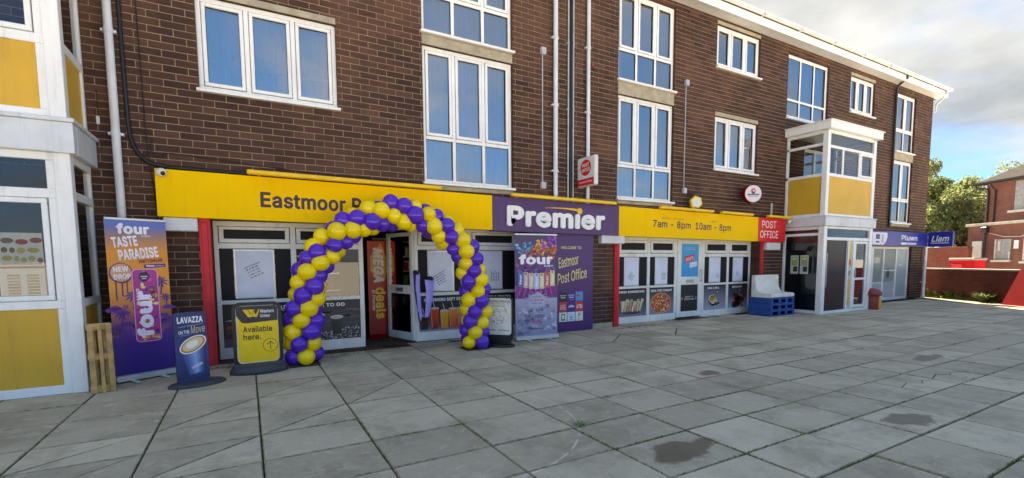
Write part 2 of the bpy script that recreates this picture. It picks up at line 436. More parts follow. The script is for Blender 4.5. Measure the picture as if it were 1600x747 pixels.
    def build(s, name, mat=None, parent=None, at=None, fixn=True):
        me = bpy.data.meshes.new(name)
        o0 = org(parent) if parent is not None else Vector(at or (0, 0, 0))
        me.from_pydata([(p[0]-o0.x, p[1]-o0.y, p[2]-o0.z) for p in s.v], [], s.f)
        for nm in (s.mats or [mat]): me.materials.append(MATS[nm])
        if s.mats: me.polygons.foreach_set('material_index', s.m)
        me.polygons.foreach_set('use_smooth', s.sm)
        if fixn:
            bm = bmesh.new(); bm.from_mesh(me); bmesh.ops.recalc_face_normals(bm, faces=bm.faces); bm.to_mesh(me); bm.free()
        me.update()
        return link(name, me, parent, None if parent is not None else tuple(o0))

# text -> 2D polygons (the default font that Blender carries)
_tc = {}
import os
_fp = os.path.join(bpy.utils.resource_path('LOCAL'), 'datafiles', 'fonts', 'Inter.woff2')   # ships inside Blender
try: FONT = bpy.data.fonts.load(_fp) if os.path.exists(_fp) else None
except Exception: FONT = None
def text_mesh(s, bold=0.0, shear=0.0, sp=1.0):
    k = (s, bold, shear, sp)
    if k in _tc: return _tc[k]
    cu = bpy.data.curves.new('t', 'FONT'); cu.body = s; cu.size = 1; cu.shear = shear; cu.resolution_u = 3; cu.space_character = sp + max(0, bold)*1.6
    if FONT: cu.font = FONT
    ob = bpy.data.objects.new('t', cu)
    me = ob.to_mesh()
    vs = [(v.co.x, v.co.y) for v in me.vertices]; fs = [tuple(p.vertices) for p in me.polygons]
    ob.to_mesh_clear(); bpy.data.objects.remove(ob); bpy.data.curves.remove(cu)
    xs = [v[0] for v in vs]; ys = [v[1] for v in vs]
    _tc[k] = (vs, fs, (min(xs), max(xs), min(ys), max(ys))); return _tc[k]

def bold_shifts(q):
    if q < .006: return [(0, 0)]
    return [(q*math.cos(k*math.pi/4), q*math.sin(k*math.pi/4)) for k in range(8)] + [(0, 0)]
class Art:
    """flat printing on a frame: coloured polygons in thin layers"""
    def __init__(s, fr, base=.0, step=.0008): s.fr = fr; s.v = []; s.f = []; s.c = []; s.base = base; s.step = step; s.k = 0
    def layer(s): s.k += 1; return s
    def poly(s, pts, col, cols=None):
        i = len(s.v); c = s.base + s.k*s.step
        s.v += [s.fr(a, b, c) for a, b in pts]; s.f.append(tuple(range(i, i+len(pts))))
        s.c.append([hx(q) if isinstance(q, str) else q for q in (cols or [col]*len(pts))])
    def rect(s, x0, x1, y0, y1, col): s.poly([(x0, y0), (x1, y0), (x1, y1), (x0, y1)], col)
    def vgrad(s, x0, x1, stops):
        for (ya, ca), (yb, cb) in zip(stops, stops[1:]): s.poly([(x0, ya), (x1, ya), (x1, yb), (x0, yb)], None, [ca, ca, cb, cb])
    def ell(s, cx, cy, rx, ry, col, n=20, rot=0, jit=0):
        pts = []
        for k in range(n):
            a = 2*math.pi*k/n; q = 1 + (R.uniform(-jit, jit) if jit else 0)
            x, y = rx*math.cos(a)*q, ry*math.sin(a)*q
            pts.append((cx + x*math.cos(rot) - y*math.sin(rot), cy + x*math.sin(rot) + y*math.cos(rot)))
        s.poly(pts, col)
    def ring(s, cx, cy, r0, r1, col, n=28, asp=1):
        for k in range(n):
            a, b = 2*math.pi*k/n, 2*math.pi*(k+1)/n
            s.poly([(cx+r0*math.cos(a), cy+r0*asp*math.sin(a)), (cx+r1*math.cos(a), cy+r1*asp*math.sin(a)), (cx+r1*math.cos(b), cy+r1*asp*math.sin(b)), (cx+r0*math.cos(b), cy+r0*asp*math.sin(b))], col)
    def rrect(s, x0, x1, y0, y1, r, col, n=4): s.poly(rrect(x0, x1, y0, y1, r, n), col)
    def line(s, x0, y0, x1, y1, w, col):
        dx, dy = x1-x0, y1-y0; l = math.hypot(dx, dy); nx, ny = -dy/l*w/2, dx/l*w/2
        s.poly([(x0-nx, y0-ny), (x1-nx, y1-ny), (x1+nx, y1+ny), (x0+nx, y0+ny)], col)
    def text(s, t, x0, x1, y0, y1, col, bold=.02, shear=0, rot=0, sp=1.0):
        vs, fs, (a, b, c, d) = text_mesh(t, bold, shear, sp); z = s.base + s.k*s.step
        cx, cy = (x0+x1)/2, (y0+y1)/2; cr, sr = math.cos(rot), math.sin(rot); q = max(0, bold)
        kx, ky = (x1-x0)/(b-a+2*q), (y1-y0)/(d-c+2*q); cc = hx(col) if isinstance(col, str) else col
        for n_, (ox, oy) in enumerate(bold_shifts(q)):
            i = len(s.v)
            for x, y in vs:
                X = x0 + (x-a+q+ox)*kx - cx; Y = y0 + (y-c+q+oy)*ky - cy
                s.v.append(s.fr(cx + X*cr - Y*sr, cy + X*sr + Y*cr, z + n_*.00007))
            for f in fs: s.f.append(tuple(i+k for k in f)); s.c.append([cc]*len(f))
    def build(s, name, parent, mat='print'):
        o0 = org(parent); me = bpy.data.meshes.new(name)
        me.from_pydata([(p.x-o0.x, p.y-o0.y, p.z-o0.z) for p in s.v], [], s.f); me.materials.append(MATS[mat])
        at = me.color_attributes.new('Col', 'FLOAT_COLOR', 'CORNER'); fl = []
        for p, cs in zip(me.polygons, s.c):
            for c in cs: fl += [c[0], c[1], c[2], 1.0]
        at.data.foreach_set('color', fl); me.update()
        return link(name, me, parent)
def rrect(x0, x1, y0, y1, r, n=4):
    p = []
    for cx, cy, a0 in ((x1-r, y0+r, -90), (x1-r, y1-r, 0), (x0+r, y1-r, 90), (x0+r, y0+r, 180)):
        for k in range(n+1):
            a = math.radians(a0 + 90*k/n); p.append((cx + r*math.cos(a), cy + r*math.sin(a)))
    return p
def attr_rnd(me, vals):
    a = me.attributes.new('rnd', 'FLOAT', 'FACE'); a.data.foreach_set('value', vals)

# ================================================================== SETTING
# ---- ground far out
mb = MB(); mb.face([(-900, -900, -.06), (900, -900, -.06), (900, 900, -.06), (-900, 900, -.06)])
tag(mb.build('ground', 'path_concrete'), 'pale open ground around the paved forecourt', kind='structure')

# ---- paved forecourt
XL = [.04 + .79*i for i in range(-14, 31)]
YL = [.42, -.28, -.86, -1.5, -2.17, -2.88, -3.42, -4.03, -4.62, -5.15, -5.71, -6.2, -6.76, -7.33, -7.9, -8.5, -9.1, -9.7]
mb = MB(); mb.face([(XL[0]-3, YL[-1], -.016), (XL[-1], YL[-1], -.016), (XL[-1], 1.0, -.016), (XL[0]-3, 1.0, -.016)])
pav = tag(mb.build('pavement', 'paving_bed'), 'forecourt of grey concrete slabs in front of the shops', kind='structure')
def ci(x): return min(range(len(XL)), key=lambda i: abs(XL[i]-x))
def ri(y): return min(range(len(YL)), key=lambda i: abs(YL[i]-y))
split = {}
for x, y, d in ((-1.54, -2.88, '/'), (-.75, -2.17, '/'), (.04, -1.5, '/'), (-.75, -3.42, '/'), (.04, -2.88, '/'), (.83, -2.17, '/'),
                (6.36, -1.5, '\\'), (7.15, -.86, '/'), (7.94, -.86, '\\'), (7.15, -1.5, '\\'), (5.57, -.86, '/'), (-1.54, -3.42, '/'), (6.36, -5.15, '#'), (7.15, -5.15, '#')):
    split[(ci(x), ri(y))] = d
G = .0055
def slab_mesh(poly, rnd, nm='slab'):
    n = len(poly); cx = sum(p[0] for p in poly)/n; cy = sum(p[1] for p in poly)/n
    b = .009
    top = [(cx+(x-cx)*(1-b/.4), cy+(y-cy)*(1-b/.3), 0) for x, y in poly]
    mid = [(x, y, -.005) for x, y in poly]; low = [(x, y, -.03) for x, y in poly]
    vs = top + mid + low
    fs = [tuple(range(n))] + [(i+n, (i+1) % n+n, (i+1) % n, i) for i in range(n)] + [(i+2*n, (i+1) % n+2*n, (i+1) % n+n, i+n) for i in range(n)]
    return vs, fs
def edge_mats(me, n):
    me.materials.append(MATS['paving']); me.materials.append(MATS['paving_edge'])
    for p in me.polygons: p.material_index = 0 if p.normal.z > .95 else 1
cells = []
for j in range(len(YL)-1):
    for i in range(len(XL)-1):
        x0, x1, y1, y0 = XL[i], XL[i+1], YL[j], YL[j+1]
        q = [proj((x, y, 0)) for x in (x0, x1) for y in (y0, y1)]
        area = -1
        if all(q) :
            ins = any(-20 < p[0] < 1620 and p[1] < 770 for p in q)
            if ins: area = abs((q[3][0]-q[0][0])*(q[1][1]-q[2][1]) - (q[1][0]-q[2][0])*(q[3][1]-q[0][1]))
        cells.append((area, i, j))
cells.sort(reverse=True)
cache = {}
rest_v, rest_f, rest_r = [], [], []
np_ = 0
for area, i, j in cells:
    x0, x1, y1, y0 = XL[i]+G, XL[i+1]-G, YL[j]-G, YL[j+1]+G
    if (j == 0) and (XL[i] > 12.5 or XL[i] < -2): continue
    w2, h2 = (x1-x0)/2, (y1-y0)/2; c = ((x0+x1)/2, (y0+y1)/2)
    d = split.get((i, j))
    if d is None: polys = [[(-w2, -h2), (w2, -h2), (w2, h2), (-w2, h2)]]
    elif d == '/':
        polys = [[(-w2, -h2), (w2-.028, h2), (-w2, h2)], [(-w2+.028, -h2), (w2, -h2), (w2, h2)]]
    elif d == '#':
        cr = [(-w2, -.02), (-.25*w2, .05), (.1*w2, -.06), (.5*w2, .01), (w2, -.07)]; g_ = .007
        polys = [[(-w2, -h2), (w2, -h2)] + cr[::-1], [(x, y+g_) for x, y in cr] + [(w2, h2), (-w2, h2)]]
    else: polys = [[(-w2, -h2), (w2, -h2), (-w2, h2-.022)], [(w2, -h2+.022), (w2, h2), (-w2+.012, h2)]]
    for k, poly in enumerate(polys):
        var = R.randrange(6); dz = R.uniform(-.003, .003); rx, ry = R.gauss(0, .0045), R.gauss(0, .0035)
        if np_ < 296 and area > 0:
            key = (j, d, k, var)
            if key not in cache:
                vs, fs = slab_mesh(poly, 0); me = bpy.data.meshes.new('slab'); me.from_pydata(vs, [], fs); edge_mats(me, len(poly)); attr_rnd(me, [R.random()]*len(fs)); cache[key] = me
            o = link('slab', cache[key], pav, (c[0], c[1], dz)); o.rotation_euler = (rx, ry, 0); np_ += 1
        else:
            vs, fs = slab_mesh(poly, 0); b0 = len(rest_v); rv = R.random()
            rest_v += [(x+c[0], y+c[1], z+dz) for x, y, z in vs]; rest_f += [tuple(b0+q for q in f) for f in fs]; rest_r += [rv]*len(fs)
me = bpy.data.meshes.new('outer_slabs'); me.from_pydata(rest_v, [], rest_f); edge_mats(me, 0); attr_rnd(me, rest_r)
tag(link('outer_slabs', me, pav), kind='stuff')

# ================================================================== BLOCK OF FLATS
XA, XB, ZT = -9.0, 21.85, 7.22
flats = empty('apartment_block', (6, 0, 0), 'three storey dark brown brick block of flats with a row of shops below', 'building')
OPEN = [(-.45, 1.34, 3.80, 5.03), (-.45, 1.34, 6.08, 7.06), (2.70, 4.42, 2.80, 5.05), (2.70, 4.42, 5.27, 7.06),
        (6.97, 8.64, 2.78, 4.94), (6.97, 8.64, 5.25, 7.06), (10.05, 11.73, 3.66, 4.93), (10.05, 11.73, 6.08, 7.06),
        (12.96, 14.97, 5.30, 6.98), (16.18, 17.65, 5.93, 6.98), (19.17, 20.53, 2.68, 4.78), (19.17, 20.53, 5.08, 6.97)]
SPAN = [(2.70, 4.42, 5.05, 5.27), (6.97, 8.64, 4.94, 5.25), (19.17, 20.53, 4.78, 5.08), (-.45, 1.34, 5.03, 5.13), (10.05, 11.73, 4.93, 5.03),
        (-.45, 1.34, 7.06, 7.15), (10.05, 11.73, 7.06, 7.15), (16.18, 17.65, 6.98, 7.08)]
SHOP = [(-.41, 4.72, 0, 2.06), (7.03, 12.0, 0, 2.0), (13.1, 15.4, 0, 2.1), (13.9, 15.1, 2.75, 4.6), (17.72, 20.86, 0, 1.86)]
HOLES = OPEN + SPAN + SHOP
def sub(rs, h):
    o = []
    for (a, b, c, d) in rs:
        A, B, C_, D = h
        if B <= a or A >= b or D <= c or C_ >= d: o.append((a, b, c, d)); continue
        if a < A: o.append((a, A, c, d))
        if B < b: o.append((B, b, c, d))
        l, r = max(a, A), min(b, B)
        if c < C_: o.append((l, r, c, C_))
        if D < d: o.append((l, r, D, d))
    return o
mb = MB(); mb.mat('mortar')
rs = [(XA, XB, 0, ZT)]
for h in HOLES: rs = sub(rs, h)
for a, b, c, d in rs: mb.face([(a, 0, c), (b, 0, c), (b, 0, d), (a, 0, d)])
mb.mat('brick')
for a, b, c, d in OPEN + SHOP:
    y = .30
    mb.face([(a, -.008, c), (a, y, c), (a, y, d), (a, -.008, d)]); mb.face([(b, y, c), (b, -.008, c), (b, -.008, d), (b, y, d)])
    mb.face([(a, -.008, d), (a, y, d), (b, y, d), (b, -.008, d)]); mb.face([(a, y, c), (a, -.008, c), (b, -.008, c), (b, y, c)])
mb.face([(XB, -.008, 0), (XB, 9.5, 0), (XB, 9.5, ZT), (XB, -.008, ZT)]); mb.face([(XA, 9.5, 0), (XA, -.008, 0), (XA, -.008, ZT), (XA, 9.5, ZT)])
mb.face([(XB, 9.5, 0), (XA, 9.5, 0), (XA, 9.5, ZT), (XB, 9.5, ZT)])
wall = mb.build('wall', None, flats, fixn=False)

def brick_verts(a, b, c, d, y=0.0):
    e = .0035; p = .009
    return ([(a, y, c), (b, y, c), (b, y, d), (a, y, d), (a+e, y-p, c+e), (b-e, y-p, c+e), (b-e, y-p, d-e), (a+e, y-p, d-e)],
            [(4, 5, 6, 7), (0, 1, 5, 4), (1, 2, 6, 5), (2, 3, 7, 6), (3, 0, 4, 7)])
full, cut = [], []
J = .0052
nr = int(ZT/BH)+1
for r in range(nr):
    z0 = r*BH+J; z1 = min((r+1)*BH-J, ZT)
    k0 = int((XA)/BL)-1; k1 = int(XB/BL)+2
    for k in range(k0, k1):
        x0 = k*BL + (BL/2 if r % 2 else 0) + J; x1 = x0 + BL - 2*J
        rr = (max(x0, XA), min(x1, XB), z0, z1)
        if rr[1]-rr[0] < .02 or z1-z0 < .02: continue
        L = [rr]
        for h in HOLES: L = sub(L, (h[0]-.004, h[1]+.004, h[2]-.003, h[3]+.003))
        if len(L) == 1 and L[0] == (x0, x1, z0, z1):
            q = proj((x0+BL/2, 0, z0)); vis = False
            if q and 5 < q[0] < 1595 and 5 < q[1] < 742:
                vis = x0 > -1.15 and not ((z0 > 1.85 and z0 < 2.75 and x0 < 13) or (x0 > 4 and x0 < 6.3 and z0 < 2.2) or (x0 < -.5 and z0 < 2.7))
            full.append((vis, x0, z0))
        else: cut += [q for q in L if q[1]-q[0] > .012 and q[3]-q[2] > .012]
full.sort(key=lambda t: (not t[0], (Vector((t[1]+.14, 0, t[2]))-CAM).length))
vs, fs = brick_verts(0, BL-2*J, 0, BH-2*J)
bme = bpy.data.meshes.new('brick'); bme.from_pydata(vs, [], fs); bme.materials.append(MATS['brick'])
for t in full[:298]:
    o = link('brick', bme, wall, (t[1], 0, t[2])); o.rotation_euler = (R.gauss(0, .004), 0, R.gauss(0, .003))
mb = MB()
for t in full[298:]:
    v_, f_ = brick_verts(t[1], t[1]+BL-2*J, t[2], t[2]+BH-2*J, R.uniform(-.0015, .0015)); mb.mesh(v_, f_)
for a, b, c, d in cut:
    v_, f_ = brick_verts(a, b, c, d, R.uniform(-.0015, .0015)); mb.mesh(v_, f_)
tag(mb.build('remaining_bricks', 'brick', wall, fixn=False), kind='stuff')

# rooms behind the glass
mb = MB()
for z in (2.62, 5.12, 7.18): mb.box(XA+.1, XB-.1, .31, 5.0, z, z+.06)
mb.box(XA+.1, XB-.1, 4.0, 4.1, 2.7, 7.15)
for x in (-1.2, 2.0, 5.6, 9.4, 12.4, 15.7, 18.4, 21.5): mb.box(x, x+.08, .31, 4.0, 2.7, 7.15)
mb.build('room_partition', 'interior', flats)

def window(x0, x1, z0, z1, cols=3, transom=None, sash=True, curtain='curtain', y=.045, sill=True, wide=None, fw=.06):
    """white window: frame mesh with panes, sill and curtain as sub-parts; front faces -Y"""
    mb = MB(); d0, d1 = y, y+.07
    mb.bbox(x0, x1, d0, d1, z0, z0+fw, .006); mb.bbox(x0, x1, d0, d1, z1-fw, z1, .006)
    mb.bbox(x0, x0+fw, d0+.002, d1, z0+fw, z1-fw, .006); mb.bbox(x1-fw, x1, d0+.002, d1, z0+fw, z1-fw, .006)
    ww = (x1-x0)/cols; panes = []; gaps = []
    rows = [(z0+fw, z1-fw)] if transom is None else [(transom+.03, z1-fw), (z0+fw, transom-.03)]
    if transom is not None: mb.bbox(x0+fw, x1-fw, d0-.003, d1, transom-.03, transom+.03, .006)
    for k in range(1, cols):
        for (a, b) in rows: mb.bbox(x0+k*ww-.03, x0+k*ww+.03, d0+.001, d1, a, b, .006)
    for ri_, (a, b) in enumerate(rows):
        for k in range(cols):
            pa = x0+k*ww+(fw if k == 0 else .03); pb = x0+(k+1)*ww-(fw if k == cols-1 else .03)
            if sash and ri_ == 0:
                g = .007; s = .048
                for (p, q, c, e) in ((pa+g, pb-g, a+g, a+g+s), (pa+g, pb-g, b-g-s, b-g)): mb.bbox(p, q, d0-.012, d1-.01, c, e, .007)
                for (p, q) in ((pa+g, pa+g+s), (pb-g-s, pb-g)): mb.bbox(p, q, d0-.011, d1-.01, a+g+s, b-g-s, .007)
                gaps.append((pa, pb, a, b)); panes.append((pa+g+s, pb-g-s, a+g+s, b-g-s))
            else: panes.append((pa, pb, a, b))
    f = mb.build('window', 'upvc', flats)
    gk = MB()
    for (a, b, c, d) in panes:
        yy = [d0+.03 + R.uniform(-.0045, .0045) for _ in range(4)]
        p = MB(); p.face([(a, yy[0], c), (b, yy[1], c), (b, yy[1]+yy[2]-yy[0], d), (a, yy[2], d)]); p.build('pane', 'glass', f, fixn=False)
        e = .006
        for (p0, p1, q0, q1) in ((a, b, c, c+e), (a, b, d-e, d), (a, a+e, c+e, d-e), (b-e, b, c+e, d-e)): gk.box(p0, p1, d0+.012, d0+.028, q0, q1)
    for (a, b, c, d) in gaps:  # black strips backing the sash gaps, painting their shade as dark lines
        e = .0075
        for (p0, p1, q0, q1) in ((a, b, c, c+e), (a, b, d-e, d), (a, a+e, c+e, d-e), (b-e, b, c+e, d-e)): gk.box(p0, p1, d0+.008, d0+.03, q0, q1)
    gk.build('gasket_and_gap_shade', 'black_plastic', f)
    if sill:
        p = MB(); p.bbox(x0-.03, x1+.03, -.075, y+.01, z0-.045, z0-.002, .008); p.build('sill', 'upvc', f)
    if curtain:
        p = MB(); p.smooth = True; n = 90; yy = y+.17
        ph = [R.uniform(.7, 1.3) for _ in range(n+1)]
        ys = [yy-.03 + .040*math.sin(i*1.05*ph[i//12]) + .015*math.sin(i*.37+x0) for i in range(n+1)]
        zt = z1-.02; zb = z0+.03
        if curtain == 'blind':
            for q in range(int((zt-zb)*.55/.035)):
                z = zt-.035*q; p.face([(x0+.04, yy-.06, z), (x1-.04, yy-.06, z), (x1-.04, yy-.035, z-.031), (x0+.04, yy-.035, z-.031)])
            p.box(x0+.04, x1-.04, yy-.07, yy-.03, zb+.38, zb+.43)
        for i in range(n):
            if curtain == 'part' and .30 < i/n < .62: continue
            if curtain == 'open' and .16 < i/n < .80: continue
            if curtain == 'half' and i/n > .55: continue
            xa = x0+.02+(x1-x0-.04)*i/n; xb = x0+.02+(x1-x0-.04)*(i+1)/n
            i0 = len(p.v); p.v += [(xa, ys[i], zb), (xb, ys[i+1], zb), (xb, ys[i+1], zt), (xa, ys[i], zt)]; p.f.append((i0, i0+1, i0+2, i0+3)); p.m.append(0); p.sm.append(True)
        p.build('blind' if curtain == 'blind' else 'curtain', 'curtain', f, fixn=False)
    return f
def spandrel(win, a, b, c, d, name='spandrel_panel'):
    p = MB(); p.bbox(a, b, -.012, .12, c, d, .006); p.build(name, 'concrete', win)
w1 = window(-.45, 1.34, 3.80, 5.03, 3, None, True, 'blind'); spandrel(w1, -.45, 1.34, 5.035, 5.13, 'lintel')
w1u = window(-.45, 1.34, 6.08, 7.06, 3); spandrel(w1u, -.45, 1.34, 7.065, 7.15, 'lintel')
w2 = window(2.70, 4.42, 2.80, 5.05, 3, 3.555); spandrel(w2, 2.70, 4.42, 5.055, 5.215)
w2u = window(2.70, 4.42, 5.27, 7.06, 3, 5.90)
w3 = window(6.97, 8.64, 2.78, 4.94, 3, 3.48, True, 'part'); spandrel(w3, 6.97, 8.64, 4.945, 5.20)
w3u = window(6.97, 8.64, 5.25, 7.06, 3, 5.89, True, 'open')
w4 = window(10.05, 11.73, 3.66, 4.93, 3, None, True, 'half'); spandrel(w4, 10.05, 11.73, 4.935, 5.03, 'lintel')
w4u = window(10.05, 11.73, 6.08, 7.06, 3, None, True, 'open'); spandrel(w4u, 10.05, 11.73, 7.065, 7.15, 'lintel')
w5 = window(12.96, 14.97, 5.30, 6.98, 3, 5.80, False, fw=.09)
w6 = window(16.18, 17.65, 5.93, 6.98, 3, None, True, 'part'); spandrel(w6, 16.18, 17.65, 6.985, 7.08, 'lintel')
w7 = window(19.17, 20.53, 2.68, 4.78, 2, 3.44, True, 'open'); spandrel(w7, 19.17, 20.53, 4.785, 5.03)
w7u = window(19.17, 20.53, 5.08, 6.97, 2, 5.76)
# sloping concrete stool under the tall windows
for wn_, a, b, z in ((w2, 2.7, 4.42, 2.80), (w3, 6.97, 8.64, 2.78), (w7, 19.17, 20.53, 2.68)):
    p = MB(); p.bbox(a, b, -.03, .03, z-.12, z-.05, .006); p.build('stool', 'concrete', wn_)

# eaves
mb = MB(); mb.box(XA, XB+.25, -.30, .0, ZT-.02, ZT+.01); mb.build('soffit', 'upvc', flats)
mb = MB(); mb.bbox(XA, XB+.25, -.33, -.302, 7.17, 7.36, .004); mb.box(XB+.222, XB+.25, -.30, 9.5, 7.17, 7.36); mb.build('fascia_board', 'upvc', flats)
mb = MB()
prof = [(math.cos(math.radians(a)), math.sin(math.radians(a))) for a in range(180, 361, 20)]
vs = []; fs = []
for x in (XA, XB+.3):
    for r in (.062, .056):
        for c, s in prof: vs.append((x, -.395 + r*c, 7.43 + r*s*1.3))
n = len(prof)
for k in range(n-1):
    fs += [(k, k+1, 2*n+k+1, 2*n+k), (n+k, 3*n+k, 3*n+k+1, n+k+1)]
fs += [tuple(range(2*n, 3*n)), (0, 2*n, 3*n, n), (n-1, 2*n-1, 4*n-1, 3*n-1)]
mb.mesh(vs, fs, True)
for x in [XA+1+1.6*i for i in range(19)]: mb.box(x, x+.04, -.465, -.33, 7.345, 7.352); mb.box(x, x+.04, -.466, -.459, 7.345, 7.43)
mb.build('gutter', 'upvc', flats, fixn=False)
mb = MB(); vs = [(XA, -.34, 7.42), (XB+.25, -.34, 7.42), (XB+.25, 4.6, 8.1), (XA, 4.6, 8.1), (XB+.25, 9.8, 7.42), (XA, 9.8, 7.42)]
mb.mesh(vs, [(0, 1, 2, 3), (3, 2, 4, 5), (1, 4, 2), (0, 3, 5)]); mb.box(XA, XB+.2, -.3, 9.7, 7.23, 7.40); mb.build('roof', 'roof_felt', flats, fixn=False)

def pipe(x, y, z0, z1, r, mat='pipe_white', name='downpipe', clips=True):
    mb = MB(); mb.tube([(x, y, z0), (x, y, z1)], r, 12)
    z = z0+.55
    while clips and z < z1-.1:
        mb.tube([(x, y, z), (x, y, z+.05)], r*1.18, 12); mb.box(x-r*1.7, x+r*1.7, y, .0, z+.01, z+.04); z += 1.25
    return mb.build(name, mat, flats)
pipe(-1.36, -.07, .0, 7.2, .046); pipe(5.34, -.07, 2.62, 7.2, .044); pipe(6.14, -.06, 2.6, 7.2, .038)
pipe(21.76, -.10, .0, 1.86, .05)
pipe(5.665, -.035, 2.6, 7.2, .017, 'pipe_thin', 'conduit'); pipe(5.785, -.035, 2.6, 7.2, .017, 'pipe_thin', 'conduit')
pipe(5.726, -.04, 2.6, 7.2, .032, 'black_pipe', 'black_downpipe')
mb = MB(); mb.tube([(18.9, -.34, 7.36), (18.9, -.36, 7.28), (18.95, -.1, 7.12), (18.95, -.06, 7.0), (18.95, -.06, 2.5)], .035, 10); mb.build('downpipe', 'black_pipe', flats)
mb = MB(); mb.tube([(XB+.05, -.37, 7.36), (XB+.05, -.36, 7.25), (XB+.05, -.08, 6.95), (XB+.05, -.06, 6.7)], .035, 10); mb.build('swan_neck', 'pipe_white', flats)

# red posts, roller shutter end boxes, plinth
for a, b in ((-.55, -.412), (6.89, 7.028), (12.005, 12.10)):
    mb = MB(); mb.bbox(a, b, -.06, .40, 0, 2.06, .008); mb.bbox(a+.035, b-.035, -.075, -.06, .02, 2.0, .004); mb.build('red_post', 'red_post', flats)
for a, b, z0, z1 in ((-.93, -.552, 1.87, 2.05), (6.46, 7.10, 1.80, 1.98), (12.11, 12.72, 1.70, 1.90)):
    mb = MB(); mb.bbox(a, b, -.14, -.012, z0, z1, .012); mb.build('shutter_box', 'box_white', flats)
for a, b in ((XA, -.56), (6.32, 6.88)):
    mb = MB(); mb.box(a, b, -.014, -.01, 0, .11); mb.build('plinth', 'concrete', flats)

# ------------------------------------------------------------------ shop fronts
CH = '#f2f2f2'
def frame_bar(mb, a, b, c, d, y, t=.06, bev=.006): mb.bbox(a, b, y, y+t, c, d, bev)
def glz(parent, a, b, c, d, y, mat='glass_shop', name='pane'):
    p = MB(); p.face([(a, y, c), (b, y, c), (b, y, d), (a, y, d)]); return p.build(name, mat, parent, fixn=False)
def panel(parent, a, b, c, d, y, mat='vinyl_black', name='vinyl_panel'):
    p = MB(); p.face([(a, y, c), (b, y, c), (b, y, d), (a, y, d)]); return p.build(name, mat, parent, fixn=False)

YS = .34                                                        # left shop
mb = MB()
for z0, z1 in ((.0, .17), (.825, .885), (1.655, 1.735), (1.985, 2.06)):
    frame_bar(mb, -.405, 1.71, z0, z1, YS); frame_bar(mb, 2.60, 4.715, z0, z1, YS)
for x0, x1 in ((-.405, -.345), (.61, .69), (1.64, 1.715), (2.595, 2.66), (3.64, 3.71), (4.655, 4.715)):
    frame_bar(mb, x0, x1, .171, 2.03, YS-.003, .07)
for x0, x1 in ((-.345, .61), (.69, 1.64), (2.66, 3.64), (3.71, 4.655)):      # transom light casements
    for (a, b, c, d) in ((x0+.01, x1-.01, 1.742, 1.80), (x0+.01, x1-.01, 1.935, 1.98), (x0+.01, x0+.07, 1.80, 1.935), (x1-.07, x1-.01, 1.80, 1.935)):
        frame_bar(mb, a, b, c, d, YS-.014, .05, .005)
frame_bar(mb, 1.716, 2.594, 2.0, 2.06, YS)
sf = mb.build('shop_window', 'upvc_shop', flats)
for x0, x1 in ((-.345, .61), (.69, 1.64), (2.66, 3.64), (3.71, 4.655)):
    glz(sf, x0+.06, x1-.06, 1.79, 1.94, YS+.012); glz(sf, x0, x1, .885, 1.655, YS+.02)
    panel(sf, x0+.05, x1-.05, 1.78, 1.95, YS+.010)
for a, b in ((-.345, -.17), (.385, .61), (2.66, 2.83), (3.36, 3.64), (4.38, 4.655), (3.71, 3.80)): panel(sf, a, b, .885, 1.655, YS+.017)

def printed_panel(parent, x0, x1, z0, z1, y, draw, name='graphic_panel'):
    fr = F((x0, y, z0)); a = Art(fr); draw(a, x1-x0, z1-z0); return a.build(name, parent, 'print')
def paper(x0, x1, z0, z1, y, label, lines, txt=None, yaw=0):
    """poster in a snap frame hung in a window"""
    t = empty('poster', ((x0+x1)/2, y, z0), label, 'poster', 'framed posters in the shop windows')
    p = MB(); p.bbox(x0, x1, y-.004, y+.008, z0, z1, .003); p.build('snap_frame', 'alu', t)
    fr = F((x0, y-.004, z0)); a = Art(fr); W, H = x1-x0, z1-z0
    e = .022; a.layer(); a.vgrad(e, W-e, ((e, '#e4ebfb'), (H*.6, '#dde5f8'), (H-e, '#d5daf0'))); a.layer()
    cx, cy, rot, s = lines
    cr, sr = math.cos(rot), math.sin(rot)
    def L(u0, v0, u1, v1, w_, col):
        q = [(cx+W*(.0)+(u*cr-v*sr)*s, cy+(u*sr+v*cr)*s) for u, v in ((u0, v0), (u1, v1))]
        a.line(q[0][0], q[0][1], q[1][0], q[1][1], w_*s, col)
    L(-.14, .13, .14, .13, .012, '#55586a')
    rr = random.Random(int(x0*100))
    for k in range(4):
        yy = .085-.05*k; x = -.12
        while x < .08:
            l = rr.uniform(.02, .06); L(x, yy, x+l, yy, .02 if k else .026, rr.choice(('#7d8196', '#8d8fa2', '#9a7f8c', '#6b6e80'))); x += l+.015
    a.build('print', t, 'print'); return t
paper(-.165, .38, .905, 1.645, YS+.012, 'framed pale poster in the leftmost shop window beside the red post', (.28, .40, .42, .85))
paper(2.84, 3.35, .90, 1.645, YS+.012, 'framed pale poster in the window right of the open door', (.27, .22, .5, .9))
paper(3.81, 4.37, .90, 1.645, YS+.012, 'framed pale poster between balloon arch and roll-up banner', (.42, .26, 1.55, .8))

